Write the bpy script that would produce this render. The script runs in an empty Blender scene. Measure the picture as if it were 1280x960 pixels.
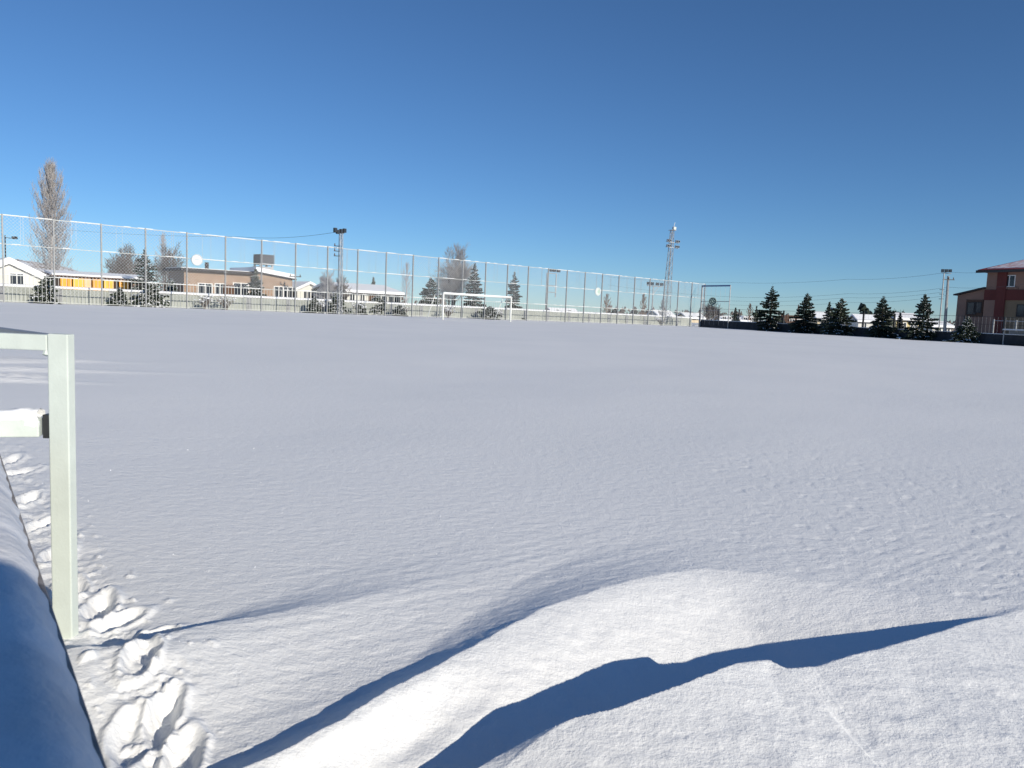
import bpy, bmesh, math, random
import numpy as np
from mathutils import Vector, Matrix

R = math.radians
S = bpy.context.scene
COL = S.collection

# ------------------------------------------------------------------ camera, sky, sun, exposure
EYE = 1.30
F = 960.0                       # focal length in photo pixels (1280 wide)
PITCH = math.atan(92 / 960)
ROLL = 0.040
cam_d = bpy.data.cameras.new('camera')
cam = bpy.data.objects.new('camera', cam_d)
COL.objects.link(cam)
cam_d.sensor_width = 36
cam_d.lens = 36 * F / 1280
cam_d.clip_start = 0.02
cam_d.clip_end = 30000
cam_d.dof.use_dof = True
cam_d.dof.focus_distance = 14.0
cam_d.dof.aperture_fstop = 11.0
CM = Matrix.Rotation(R(90) - PITCH, 4, 'X') @ Matrix.Rotation(ROLL, 4, 'Z')
cam.matrix_world = Matrix.Translation((0, 0, EYE)) @ CM
S.camera = cam

SUN_AZ, SUN_EL = 138.0, 19.5
world = bpy.data.worlds.new('World')
S.world = world
world.use_nodes = True
wn = world.node_tree
bg = wn.nodes['Background']
sky = wn.nodes.new('ShaderNodeTexSky')
sky.sky_type = 'NISHITA'
sky.sun_disc = False
sky.sun_elevation = R(SUN_EL)
sky.sun_rotation = R(SUN_AZ)
sky.altitude = 1800
sky.air_density = 1.0
sky.dust_density = 0.0
sky.ozone_density = 7.0
hs = wn.nodes.new('ShaderNodeHueSaturation')
hs.inputs['Saturation'].default_value = 1.0
wn.links.new(sky.outputs[0], hs.inputs['Color'])
tint = wn.nodes.new('ShaderNodeMix'); tint.data_type = 'RGBA'; tint.blend_type = 'MULTIPLY'
tint.inputs['Factor'].default_value = 1.0
tint.inputs[7].default_value = (0.95, 0.97, 0.945, 1)
wn.links.new(hs.outputs[0], tint.inputs[6])
wn.links.new(tint.outputs[2], bg.inputs[0])
bg.inputs[1].default_value = 0.103

sun_d = bpy.data.lights.new('sun', 'SUN')
sun_d.energy = 4.6
sun_d.angle = R(0.5)
sun_d.color = (1.0, 0.915, 0.775)
sun = bpy.data.objects.new('sun', sun_d)
COL.objects.link(sun)
sdir = Vector((math.sin(R(SUN_AZ)) * math.cos(R(SUN_EL)), math.cos(R(SUN_AZ)) * math.cos(R(SUN_EL)), math.sin(R(SUN_EL))))
sun.rotation_euler = sdir.to_track_quat('Z', 'Y').to_euler()
sun.location = sdir * 50

S.view_settings.view_transform = 'Standard'
S.view_settings.look = 'None'
S.view_settings.gamma = 1
S.view_settings.use_curve_mapping = False
S.view_settings.exposure = 0.06
S.render.engine = 'CYCLES'
try:
    S.cycles.max_bounces = 5
    S.cycles.diffuse_bounces = 3
    S.cycles.transparent_max_bounces = 6
except Exception:
    pass

# ------------------------------------------------------------------ projection helpers
C3 = CM.to_3x3()

def ray(px, py):
    v = C3 @ Vector(((px - 640) / F, (480 - py) / F, -1))
    return v / v.y                       # per metre of depth

def at(px, py, Y):
    v = ray(px, py)
    return Vector((v.x * Y, Y, EYE + v.z * Y))

def zt(x, y):
    """height of the undisturbed snow surface"""
    r = np.hypot(x, y)
    xx = np.clip(x, -60, 80)
    return EYE - (0.90 + 0.0064 * xx * np.clip(r / 15, 0, 1) + 0.35 * np.exp(-r / 9))

def on_snow(px, py, add=0.0):
    Y = 3.0
    v = ray(px, py)
    for _ in range(60):
        z = float(zt(v.x * Y, Y)) + add
        Y = 0.5 * Y + 0.5 * (z - EYE) / v.z
    return (v.x * Y, Y)

def foot(px, Y, py=400):
    """point on the snow below the image column px at depth Y"""
    p = at(px, py, Y)
    for _ in range(3):
        z = float(zt(p.x, Y))
        # follow the tilt of the picture to the foot
        d = (z - EYE) / Y
        q = C3.transposed() @ Vector((p.x / Y, 1, d))
        pyy = 480 - F * q.y / -q.z
        p = at(px, pyy, Y)
    p.z = float(zt(p.x, Y))
    return p

def hz(px, py, Y, base):
    """height above base z of image row py at depth Y"""
    return at(px, py, Y).z - base

# ------------------------------------------------------------------ object helpers
class MB:
    def __init__(s):
        s.v = []; s.f = []; s.m = []
        s.mi = 0
    def add(s, vs, fs):
        o = len(s.v)
        s.v += [tuple(v) for v in vs]
        s.f += [tuple(i + o for i in f) for f in fs]
        s.m += [s.mi] * len(fs)
        return s
    def box(s, x0, x1, y0, y1, z0, z1):
        return s.add([(x0, y0, z0), (x1, y0, z0), (x1, y1, z0), (x0, y1, z0), (x0, y0, z1), (x1, y0, z1), (x1, y1, z1), (x0, y1, z1)],
                     [(0, 3, 2, 1), (4, 5, 6, 7), (0, 1, 5, 4), (1, 2, 6, 5), (2, 3, 7, 6), (3, 0, 4, 7)])
    def tube(s, p0, p1, r0, r1=None, n=6, caps=True):
        r1 = r0 if r1 is None else r1
        p0 = Vector(p0); p1 = Vector(p1)
        d = (p1 - p0).normalized()
        a = d.orthogonal().normalized(); b = d.cross(a)
        vs = []
        for p, r in ((p0, r0), (p1, r1)):
            for i in range(n):
                t = 2 * math.pi * i / n
                vs.append(p + (a * math.cos(t) + b * math.sin(t)) * r)
        fs = [(i, (i + 1) % n, n + (i + 1) % n, n + i) for i in range(n)]
        if caps:
            fs += [tuple(range(n - 1, -1, -1)), tuple(range(n, 2 * n))]
        return s.add(vs, fs)
    def path(s, pts, r, n=6):
        for i in range(len(pts) - 1):
            ra = r[i] if isinstance(r, (list, tuple)) else r
            rb = r[i + 1] if isinstance(r, (list, tuple)) else r
            s.tube(pts[i], pts[i + 1], ra, rb, n)
        return s
    def beam(s, p0, p1, w, h):
        """rectangular bar, h measured upward"""
        p0 = Vector(p0); p1 = Vector(p1)
        d = (p1 - p0).normalized()
        side = d.cross(Vector((0, 0, 1)))
        if side.length < 1e-4: side = Vector((1, 0, 0))
        side.normalize(); up = side.cross(d)
        vs = []
        for p in (p0, p1):
            for a, b in ((-1, -1), (1, -1), (1, 1), (-1, 1)):
                vs.append(p + side * a * w / 2 + up * b * h / 2)
        return s.add(vs, [(3, 2, 1, 0), (4, 5, 6, 7), (0, 1, 5, 4), (1, 2, 6, 5), (2, 3, 7, 6), (3, 0, 4, 7)])
    def prism(s, prof, y0, y1):
        """profile in x,z extruded along y"""
        n = len(prof)
        vs = [(x, y0, z) for x, z in prof] + [(x, y1, z) for x, z in prof]
        fs = [tuple(range(n)), tuple(range(2 * n - 1, n - 1, -1))] + [(i, n + i, n + (i + 1) % n, (i + 1) % n) for i in range(n)]
        return s.add(vs, fs)
    def build(s, name, mat, parent=None, smooth=False, loc=None):
        me = bpy.data.meshes.new(name)
        me.from_pydata(s.v, [], s.f)
        mats = mat if isinstance(mat, (list, tuple)) else [mat]
        for m in mats: me.materials.append(m)
        if len(mats) > 1: me.polygons.foreach_set('material_index', s.m)
        if smooth: me.polygons.foreach_set('use_smooth', [True] * len(me.polygons))
        bm = bmesh.new(); bm.from_mesh(me)
        if len(s.f) < 400:
            bmesh.ops.recalc_face_normals(bm, faces=bm.faces)
        bm.to_mesh(me); bm.free()
        o = bpy.data.objects.new(name, me)
        COL.objects.link(o)
        if parent: o.parent = parent
        if loc: o.location = loc
        return o

def bevel(o, w, seg=2):
    m = o.modifiers.new('b', 'BEVEL'); m.width = w; m.segments = seg; m.limit_method = 'ANGLE'
    for p in o.data.polygons: p.use_smooth = False
    return o

def tag(o, label=None, cat=None, group=None, kind=None):
    if label: o['label'] = label
    if cat: o['category'] = cat
    if group: o['group'] = group
    if kind: o['kind'] = kind
    return o

def thing(name, label, cat, loc, rz=0.0, group=None):
    o = bpy.data.objects.new(name, None)
    o.empty_display_size = 0.2
    COL.objects.link(o)
    o.location = loc
    o.rotation_euler = (0, 0, rz)
    return tag(o, label, cat, group)

def copy_part(o, parent, loc=None):
    c = o.copy()
    COL.objects.link(c)
    c.parent = parent
    if loc is not None: c.location = loc
    return c

# ------------------------------------------------------------------ materials
def mat(name, col, rough=0.6, metal=0.0, spec=0.4, var=0.0, scale=6.0, bump=0.0, bscale=30.0):
    m = bpy.data.materials.new(name); m.use_nodes = True
    nt = m.node_tree; b = nt.nodes['Principled BSDF']
    b.inputs['Base Color'].default_value = (*col, 1)
    b.inputs['Roughness'].default_value = rough
    b.inputs['Metallic'].default_value = metal
    b.inputs['Specular IOR Level'].default_value = spec
    tc = nt.nodes.new('ShaderNodeTexCoord')
    if var > 0:
        n = nt.nodes.new('ShaderNodeTexNoise'); n.inputs['Scale'].default_value = scale; n.inputs['Detail'].default_value = 5
        nt.links.new(tc.outputs['Object'], n.inputs['Vector'])
        r = nt.nodes.new('ShaderNodeValToRGB')
        r.color_ramp.elements[0].position = 0.32; r.color_ramp.elements[1].position = 0.68
        r.color_ramp.elements[0].color = (*[c * (1 - var) for c in col], 1)
        r.color_ramp.elements[1].color = (*[min(1, c * (1 + var)) for c in col], 1)
        nt.links.new(n.outputs['Fac'], r.inputs['Fac']); nt.links.new(r.outputs['Color'], b.inputs['Base Color'])
    if bump > 0:
        n2 = nt.nodes.new('ShaderNodeTexNoise'); n2.inputs['Scale'].default_value = bscale; n2.inputs['Detail'].default_value = 4
        nt.links.new(tc.outputs['Object'], n2.inputs['Vector'])
        bp = nt.nodes.new('ShaderNodeBump'); bp.inputs['Strength'].default_value = 1.0; bp.inputs['Distance'].default_value = bump
        nt.links.new(n2.outputs['Fac'], bp.inputs['Height']); nt.links.new(bp.outputs['Normal'], b.inputs['Normal'])
    return m

def snow_ground_mat():
    m = bpy.data.materials.new('snow_field'); m.use_nodes = True
    nt = m.node_tree; b = nt.nodes['Principled BSDF']; L = nt.links.new
    b.inputs['Roughness'].default_value = 0.75
    b.inputs['Specular IOR Level'].default_value = 0.25
    geo = nt.nodes.new('ShaderNodeNewGeometry')
    # broad faint tint of the snow
    n = nt.nodes.new('ShaderNodeTexNoise'); n.inputs['Scale'].default_value = 0.35; n.inputs['Detail'].default_value = 6
    L(geo.outputs['Position'], n.inputs['Vector'])
    r = nt.nodes.new('ShaderNodeValToRGB')
    r.color_ramp.elements[0].position = 0.3; r.color_ramp.elements[1].position = 0.7
    r.color_ramp.elements[0].color = (0.845, 0.86, 0.865, 1); r.color_ramp.elements[1].color = (0.89, 0.90, 0.90, 1)
    L(n.outputs['Fac'], r.inputs['Fac']); L(r.outputs['Color'], b.inputs['Base Color'])
    # wind-packed grain: stretched along the wind, plus fine crystals
    mp = nt.nodes.new('ShaderNodeMapping'); mp.inputs['Rotation'].default_value = (0, 0, R(-30)); mp.inputs['Scale'].default_value = (1.0, 1.6, 1.0)
    L(geo.outputs['Position'], mp.inputs['Vector'])
    a = nt.nodes.new('ShaderNodeTexNoise'); a.inputs['Scale'].default_value = 14; a.inputs['Detail'].default_value = 6; a.inputs['Roughness'].default_value = 0.62
    L(mp.outputs['Vector'], a.inputs['Vector'])
    c = nt.nodes.new('ShaderNodeTexNoise'); c.inputs['Scale'].default_value = 95; c.inputs['Detail'].default_value = 3; c.inputs['Roughness'].default_value = 0.7
    L(geo.outputs['Position'], c.inputs['Vector'])
    b1 = nt.nodes.new('ShaderNodeBump'); b1.inputs['Strength'].default_value = 1; b1.inputs['Distance'].default_value = 0.0056
    L(a.outputs['Fac'], b1.inputs['Height'])
    b2 = nt.nodes.new('ShaderNodeBump'); b2.inputs['Strength'].default_value = 1; b2.inputs['Distance'].default_value = 0.0028
    L(c.outputs['Fac'], b2.inputs['Height']); L(b1.outputs['Normal'], b2.inputs['Normal'])
    L(b2.outputs['Normal'], b.inputs['Normal'])
    return m

def brick_mat():
    m = bpy.data.materials.new('brown_brick'); m.use_nodes = True
    nt = m.node_tree; b = nt.nodes['Principled BSDF']; L = nt.links.new
    tc = nt.nodes.new('ShaderNodeTexCoord')
    sx = nt.nodes.new('ShaderNodeSeparateXYZ'); cx = nt.nodes.new('ShaderNodeCombineXYZ'); ad = nt.nodes.new('ShaderNodeMath'); ad.operation = 'ADD'
    L(tc.outputs['Object'], sx.inputs[0]); L(sx.outputs['X'], ad.inputs[0]); L(sx.outputs['Y'], ad.inputs[1])
    L(ad.outputs[0], cx.inputs['X']); L(sx.outputs['Z'], cx.inputs['Y'])
    br = nt.nodes.new('ShaderNodeTexBrick'); br.inputs['Scale'].default_value = 1
    br.inputs['Brick Width'].default_value = 0.42; br.inputs['Row Height'].default_value = 0.2; br.inputs['Mortar Size'].default_value = 0.015
    br.inputs['Color1'].default_value = (0.38, 0.25, 0.17, 1); br.inputs['Color2'].default_value = (0.46, 0.33, 0.24, 1); br.inputs['Mortar'].default_value = (0.42, 0.38, 0.33, 1)
    L(cx.outputs[0], br.inputs['Vector'])
    n = nt.nodes.new('ShaderNodeTexNoise'); n.inputs['Scale'].default_value = 1.5; n.inputs['Detail'].default_value = 5
    L(tc.outputs['Object'], n.inputs['Vector'])
    mx = nt.nodes.new('ShaderNodeMix'); mx.data_type = 'RGBA'; mx.blend_type = 'MULTIPLY'; mx.inputs['Factor'].default_value = 0.5
    L(br.outputs['Color'], mx.inputs[6]); L(n.outputs['Fac'], mx.inputs[7]); L(mx.outputs[2], b.inputs['Base Color'])
    b.inputs['Roughness'].default_value = 0.9
    return m

def hill_mat():
    m = bpy.data.materials.new('snowy_hill'); m.use_nodes = True
    nt = m.node_tree; b = nt.nodes['Principled BSDF']; L = nt.links.new
    tc = nt.nodes.new('ShaderNodeTexCoord')
    n = nt.nodes.new('ShaderNodeTexNoise'); n.inputs['Scale'].default_value = 0.05; n.inputs['Detail'].default_value = 8; n.inputs['Roughness'].default_value = 0.7
    L(tc.outputs['Object'], n.inputs['Vector'])
    r = nt.nodes.new('ShaderNodeValToRGB')
    r.color_ramp.elements[0].position = 0.42; r.color_ramp.elements[1].position = 0.50
    r.color_ramp.elements[0].color = (0.26, 0.20, 0.15, 1); r.color_ramp.elements[1].color = (0.84, 0.85, 0.87, 1)
    L(n.outputs['Fac'], r.inputs['Fac']); L(r.outputs['Color'], b.inputs['Base Color'])
    b.inputs['Roughness'].default_value = 0.9
    return m

M = dict(
    snow_field=snow_ground_mat(), brick=brick_mat(), hill=hill_mat(),
    snow=mat('snow', (0.85, 0.87, 0.90), 0.8, spec=0.2, var=0.03, scale=4, bump=0.01, bscale=25),
    fence_paint=mat('weathered_white_paint', (0.46, 0.48, 0.47), 0.5, var=0.12, scale=3),
    soft_snow=mat('soft_snow', (0.80, 0.81, 0.83), 0.8, spec=0.2, var=0.12, scale=5, bump=0.006, bscale=22),
    post_grey=mat('weathered_grey_paint', (0.30, 0.31, 0.315), 0.5, var=0.15, scale=3),
    louvre=mat('dark_louvre', (0.12, 0.13, 0.145), 0.6, var=0.2, scale=2),
    white_paint=mat('white_paint', (0.72, 0.74, 0.72), 0.45, var=0.05, scale=8),
    post_paint=mat('chalky_white_paint', (0.60, 0.66, 0.61), 0.5, var=0.05, scale=12, bump=0.0006, bscale=120),
    grey_metal=mat('grey_metal', (0.30, 0.31, 0.32), 0.5, metal=0.3, var=0.1),
    galv=mat('galvanised_steel', (0.42, 0.43, 0.44), 0.5, metal=0.3, var=0.15, scale=3),
    wire=mat('frosted_wire', (0.62, 0.66, 0.70), 0.7),
    dark_metal=mat('dark_metal', (0.03, 0.032, 0.035), 0.5),
    blue_paint=mat('blue_paint', (0.10, 0.16, 0.32), 0.5),
    wall_grey=mat('pale_render', (0.34, 0.36, 0.335), 0.9, var=0.10, scale=2),
    pillar=mat('grey_concrete', (0.27, 0.28, 0.29), 0.9, var=0.15, scale=5),
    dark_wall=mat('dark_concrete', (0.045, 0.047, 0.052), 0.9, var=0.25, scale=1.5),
    white_wall=mat('white_render', (0.64, 0.63, 0.58), 0.9, var=0.07, scale=1),
    cream_wall=mat('cream_render', (0.62, 0.52, 0.37), 0.9, var=0.06, scale=1),
    yellow_wall=mat('yellow_render', (0.66, 0.55, 0.30), 0.9, var=0.06, scale=1),
    orange=mat('orange_board', (0.80, 0.36, 0.045), 0.6, var=0.15, scale=2),
    yellow=mat('amber_board', (0.84, 0.48, 0.08), 0.6, var=0.12, scale=2),
    pale_orange=mat('faded_orange_board', (0.80, 0.50, 0.28), 0.7, var=0.1, scale=2),
    glass=mat('window_glass', (0.03, 0.035, 0.045), 0.12, spec=0.6),
    frame_white=mat('window_frame', (0.75, 0.75, 0.73), 0.5),
    dark_trim=mat('dark_trim', (0.045, 0.04, 0.04), 0.8),
    brown_trim=mat('brown_trim', (0.10, 0.055, 0.035), 0.8),
    bark=mat('bark', (0.12, 0.09, 0.07), 0.95, var=0.3, scale=8),
    twig=mat('frosted_twig', (0.40, 0.385, 0.38), 0.95, var=0.25, scale=2),
    twig_grey=mat('grey_twig', (0.20, 0.175, 0.16), 0.95, var=0.3, scale=2),
    twig_pale=mat('rimed_twig', (0.46, 0.45, 0.46), 0.95, var=0.2, scale=2),
    twig_brown=mat('brown_twig', (0.30, 0.20, 0.14), 0.95, var=0.2, scale=2),
    needle=mat('dark_needles', (0.028, 0.042, 0.030), 0.85, var=0.4, scale=3),
    needle2=mat('green_needles', (0.045, 0.062, 0.042), 0.85, var=0.4, scale=3),
    pink_wall=mat('dusty_pink_render', (0.27, 0.165, 0.125), 0.9, var=0.08, scale=1),
    maroon=mat('maroon_render', (0.13, 0.035, 0.030), 0.9, var=0.08, scale=1),
    ochre=mat('ochre_render', (0.21, 0.155, 0.10), 0.9, var=0.08, scale=1),
    red_roof=mat('red_sheet_roof', (0.30, 0.06, 0.055), 0.6, var=0.1, scale=1),
    clear=mat('polycarbonate', (0.20, 0.22, 0.24), 0.3),
    sign_white=mat('sign_white', (0.70, 0.71, 0.71), 0.5),
    sign_grey=mat('sign_grey', (0.45, 0.50, 0.54), 0.5),
    sign_green=mat('sign_green', (0.40, 0.52, 0.46), 0.5),
    sign_dark=mat('sign_dark', (0.05, 0.09, 0.10), 0.5),
    lamp_glass=mat('lamp_glass', (0.62, 0.66, 0.60), 0.15, spec=0.7),
    coat=mat('navy_coat', (0.03, 0.04, 0.07), 0.85, var=0.2, scale=8),
    trousers=mat('dark_trousers', (0.035, 0.035, 0.04), 0.9),
    skin=mat('skin', (0.55, 0.33, 0.24), 0.6),
    wool=mat('grey_wool', (0.12, 0.12, 0.13), 0.95, var=0.2, scale=60),
    rust=mat('stained_concrete', (0.27, 0.25, 0.24), 0.9, var=0.3, scale=40),
)

# ------------------------------------------------------------------ the snow
rng = np.random.default_rng(7)
_perm = rng.permutation(4096)
_grad = rng.uniform(0, 2 * np.pi, 4096)

def gnoise(x, y):
    xi = np.floor(x).astype(np.int64); yi = np.floor(y).astype(np.int64)
    xf = x - xi; yf = y - yi
    u = xf * xf * xf * (xf * (xf * 6 - 15) + 10); v = yf * yf * yf * (yf * (yf * 6 - 15) + 10)
    def g(a, b, dx, dy):
        h = _grad[_perm[(_perm[a & 4095] + b) & 4095]]
        return np.cos(h) * dx + np.sin(h) * dy
    n00 = g(xi, yi, xf, yf); n10 = g(xi + 1, yi, xf - 1, yf)
    n01 = g(xi, yi + 1, xf, yf - 1); n11 = g(xi + 1, yi + 1, xf - 1, yf - 1)
    return (n00 * (1 - u) + n10 * u) * (1 - v) + (n01 * (1 - u) + n11 * u) * v

def fbm(x, y, o=4, gain=0.5):
    t = 0; a = 1
    for i in range(o):
        t = t + a * gnoise(x * 2 ** i + 17.3 * i, y * 2 ** i - 9.1 * i); a *= gain
    return t

def sstep(a, b, x):
    t = np.clip((x - a) / (b - a), 0, 1)
    return t * t * (3 - 2 * t)

def crest(pts, add):
    """photo points of a drift crest -> smooth world polyline with parameter 0..n-1"""
    w = [on_snow(p[0], p[1], add[i] if isinstance(add, (list, tuple)) else add) for i, p in enumerate(pts)]
    w = np.array(w)
    n = len(w); out = []; par = []
    for i in range(n - 1):
        p0 = w[max(i - 1, 0)]; p1 = w[i]; p2 = w[i + 1]; p3 = w[min(i + 2, n - 1)]
        for k in range(6):
            t = k / 6
            out.append(0.5 * ((2 * p1) + (-p0 + p2) * t + (2 * p0 - 5 * p1 + 4 * p2 - p3) * t * t + (-p0 + 3 * p1 - 3 * p2 + p3) * t ** 3))
            par.append(i + t)
    out.append(w[-1]); par.append(n - 1)
    return np.array(out), np.array(par)

def signed(poly, par, x, y, soft=False):
    """signed distance (positive on the right-hand side walking along) and a smoothly blended parameter"""
    best = np.full(x.shape, 1e9); sg = np.zeros(x.shape); th = np.zeros(x.shape); tn = np.zeros(x.shape); tw = np.zeros(x.shape)
    for i in range(len(poly) - 1):
        a = poly[i]; d = poly[i + 1] - a; L2 = d @ d
        t = ((x - a[0]) * d[0] + (y - a[1]) * d[1]) / L2
        tc = np.clip(t, 0, 1)
        dx = x - (a[0] + tc * d[0]); dy = y - (a[1] + tc * d[1])
        q = dx * dx + dy * dy
        m = q < best
        cr = d[1] * (x - a[0]) - d[0] * (y - a[1])
        best = np.where(m, q, best); sg = np.where(m, np.sign(cr), sg); th = np.where(m, par[i] + tc * (par[i + 1] - par[i]), th)
        w = math.sqrt(L2) / (q + 1e-4) ** 3
        tn += w * (par[i] + tc * (par[i + 1] - par[i])); tw += w
    d = np.sqrt(best)
    k = sstep(.7, 1.5, d) if soft else 1.0
    return d * sg, (tn / tw) * (1 - k) + th * k

def lut(t, vals):
    return np.interp(t, np.arange(len(vals)), vals)

# crest of the front bank (its long blue shadow lies behind it)
C1P = [(380, 1110), (520, 1010), (620, 945), (700, 914), (800, 884), (880, 853), (925, 835), (957, 831), (982, 840), (1015, 833), (1060, 819), (1150, 795), (1250, 769), (1400, 740), (1600, 700)]
C1_H = [.0, .02, .045, .07, .09, .10, .095, .09, .085, .092, .095, .072, .0, 0, 0]
# crest of the second, brightly lit ridge
C2P = [(60, 1080), (180, 1010), (320, 952), (400, 912), (480, 866), (560, 824), (640, 780), (700, 752), (790, 725), (870, 712), (950, 716), (1080, 735), (1250, 750), (1450, 735), (1700, 700)]
C2_LIP = [.035, .045, .055, .058, .058, .055, .055, .05, .04, .025, .012, 0, 0, 0, 0]
C2_LW = [.12, .12, .13, .13, .13, .16, .22, .30, .42, .50, .5, .5, .5, .5, .5]
C2_DROP = [.14, .15, .16, .17, .165, .15, .14, .135, .13, .125, .125, .13, .06, 0, 0]
C2_W = [.45, .45, .48, .52, .56, .62, .66, .66, .64, .70, .85, 1.0, .7, .4, .4]
# the step at the left, with a thin shadow behind its lip
C3P = [(-120, 838), (0, 822), (95, 809), (170, 797), (240, 783), (310, 771), (380, 759), (460, 745), (560, 728), (680, 705)]
C3_LIP = [.06, .07, .085, .085, .065, .045, .034, .024, .012, 0]
C3_LW = [.08, .08, .09, .10, .12, .17, .25, .36, .5, .6]
C3_DROP = [.06, .06, .06, .06, .06, .055, .05, .04, .02, 0]
crests = [crest(C1P, C1_H), crest(C2P, C2_LIP), crest(C3P, C3_LIP)]
# secondary little lip on the front bank
C4 = crest([(600, 985), (670, 946), (740, 918), (810, 893), (890, 872), (965, 854), (1010, 852)], .03)
C4_H = [0, .02, .030, .032, .028, .02, 0]
# valley streak on the lit slope
C5 = [crest([(380, 985), (424, 954), (470, 922), (530, 885), (590, 852)], -.03), crest([(450, 985), (492, 958), (535, 930), (572, 905), (625, 876)], -.06)]
C5_H = [.028, .030, .030, .020, 0]

TRAIL = np.array([on_snow(*p) for p in [(215, 1060), (200, 950), (178, 850), (140, 780), (95, 725), (60, 670), (28, 610), (5, 570), (-40, 535), (-120, 500)]])
HOLES = [  # photo x, y, half length, half width, heading deg, depth
    (203, 905, .13, .055, 25, .10), (176, 846, .12, .06, 20, .07), (125, 758, .14, .07, 15, .09), (150, 775, .10, .06, 60, .07), (228, 950, .12, .06, 20, .08),
    (72, 690, .13, .07, 20, .08), (50, 655, .13, .06, 30, .08), (36, 622, .13, .06, 20, .08), (12, 575, .15, .07, 20, .08), (88, 735, .12, .07, 10, .08),
    (160, 930, .12, .06, 10, .05), (20, 590, .15, .07, 60, .08), (190, 800, .10, .06, 60, .05)]
HOLES = [(on_snow(a, b), c * .9, d * .72, R(e - 32), f) for a, b, c, d, e, f in HOLES]

def drift(x, y):
    h = np.zeros(x.shape)
    r = np.hypot(x, y)
    # large gentle swells over the field
    h += 0.035 * fbm(x / 7 + 3, y / 9 + 1, 3) * sstep(3.5, 7, r)
    h += 0.0035 * fbm((x * .86 + y * .5) / 2.4, (-x * .5 + y * .86) / 1.0, 3) * sstep(3.2, 6, r) * (1 - .7 * sstep(12, 35, r))
    near = r < 9
    X = x[near]; Y = y[near]
    s1, t1 = signed(*crests[0], X, Y, True)
    s2, t2 = signed(*crests[1], X, Y, True)
    s3, t3 = signed(*crests[2], X, Y)
    fade = 1 - sstep(5.5, 8.5, np.hypot(X, Y))
    wob = fbm(X / .13, Y / .13, 3)
    s1 = s1 + .007 * wob; s2 = s2 + .012 * wob; s3 = s3 + .015 * wob
    # left step
    lip3 = lut(t3, C3_LIP); lw3 = lut(t3, C3_LW); dr3 = lut(t3, C3_DROP)
    h3 = np.where(s3 > 0, lip3 - (dr3 + lip3) * sstep(0, .9, s3) * .8, lip3 * np.clip(1 + s3 / lw3, 0, 1) ** 1.6)
    # second ridge
    lip2 = lut(t2, C2_LIP); lw2 = lut(t2, C2_LW); dp2 = lut(t2, C2_DROP); w2 = lut(t2, C2_W)
    lee2 = lip2 * np.clip(1 + s2 / lw2, 0, 1) ** 1.5
    fall = sstep(-.12, 1, s2 / w2)
    h2 = np.where(s2 > 0, lip2 - (dp2 + lip2) * (fall - sstep(-.12, 1, 0.0)) , lee2)
    base = h3 * (1 - sstep(-.7, -.05, s2)) + h2
    # faint valley streak on its lit slope
    for c5 in C5:
        s5, t5 = signed(*c5, X, Y)
        base -= lut(t5, C5_H) * np.exp(-(s5 / .055) ** 2) * sstep(.02, .1, s2)
    # front bank: a sharp lip above a scoured trough
    P1 = lut(t1, C1_H)
    wl = .06 + .8 * P1.clip(0)
    q = np.clip(1 + s1 / wl, 0, 1) ** 1.7
    plate = P1 - .12 * np.clip(s1, 0, 3)
    hh = base + (plate - base) * np.where(s1 >= 0, 1, q)
    s4, t4 = signed(*C4, X, Y)
    l4 = lut(t4, C4_H)
    hh += np.where(s4 > 0, l4 * np.exp(-s4 / .35), l4 * np.clip(1 + s4 / .05, 0, 1)) * (s1 > 0)
    # roughness of the front bank and the wind-scoured grain
    roll = fbm(X / .28, Y / .22 + 5, 4) * .007 + np.abs(fbm(X / .11 + 9, Y / .13, 3)) * -.003
    hh += roll * sstep(.0, .25, s1)
    u = (X * .80 + Y * .60); v = (-X * .60 + Y * .80)
    streak = fbm(u / .50, v / .075, 4, .55)
    hh += streak * .0026 * (.25 + .75 * np.exp(-((s2 + .45) / .5) ** 2)) * (1 - sstep(.0, .15, s1)) * (1 - .75 * sstep(0, .15, s2)) * sstep(-.2, .4, gnoise(X / 1.3 + 4, Y / 1.6) + .35)
    hh += fbm(X / .06, Y / .05, 3, .6) * .0011
    pits = np.clip(-fbm(X / .13 + 31, Y / .09, 3, .6) - .22, 0, 1)
    hh -= pits * .009 * sstep(.5, 2.0, X) * (s2 < 0)
    # trampled trail
    td = np.full(X.shape, 1e9)
    for i in range(len(TRAIL) - 1):
        a = TRAIL[i]; d = TRAIL[i + 1] - a
        t = np.clip(((X - a[0]) * d[0] + (Y - a[1]) * d[1]) / (d @ d), 0, 1)
        td = np.minimum(td, np.hypot(X - a[0] - t * d[0], Y - a[1] - t * d[1]))
    m = 1 - sstep(.02, .15, td + .09 * gnoise(X / .16, Y / .16 + 3) + .03 * gnoise(X / .05, Y / .05 + 3))
    lumps = np.abs(fbm(X / .085 + 2, Y / .085, 4, .6))
    lumps = lumps * sstep(-.35, .3, gnoise(X / .22 + 8, Y / .22))
    hh += m * (lumps * .012 + 0.010 * fbm(X / .055, Y / .055, 4, .6) + .012 * gnoise(X / .13, Y / .13) - .012 + .004 * gnoise(X / .3, Y / .3))
    clod = np.clip(fbm(X / .075 + 5, Y / .075 + 5, 3, .5) - .30, 0, 1) * (1 - sstep(.10, .32, td))
    hh += clod * .035
    for (c, a, b, th, dep) in HOLES:
        dx = X - c[0]; dy = Y - c[1]
        e = np.hypot((dx * math.sin(th) + dy * math.cos(th)) / a, (dx * math.cos(th) - dy * math.sin(th)) / b) + .25 * gnoise(X / .06, Y / .06)
        hh += -.42 * dep * (1 - sstep(.45, 1.1, e)) + .012 * np.exp(-((e - 1.25) / .25) ** 2)
    h[near] += hh * fade + 0.0
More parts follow.
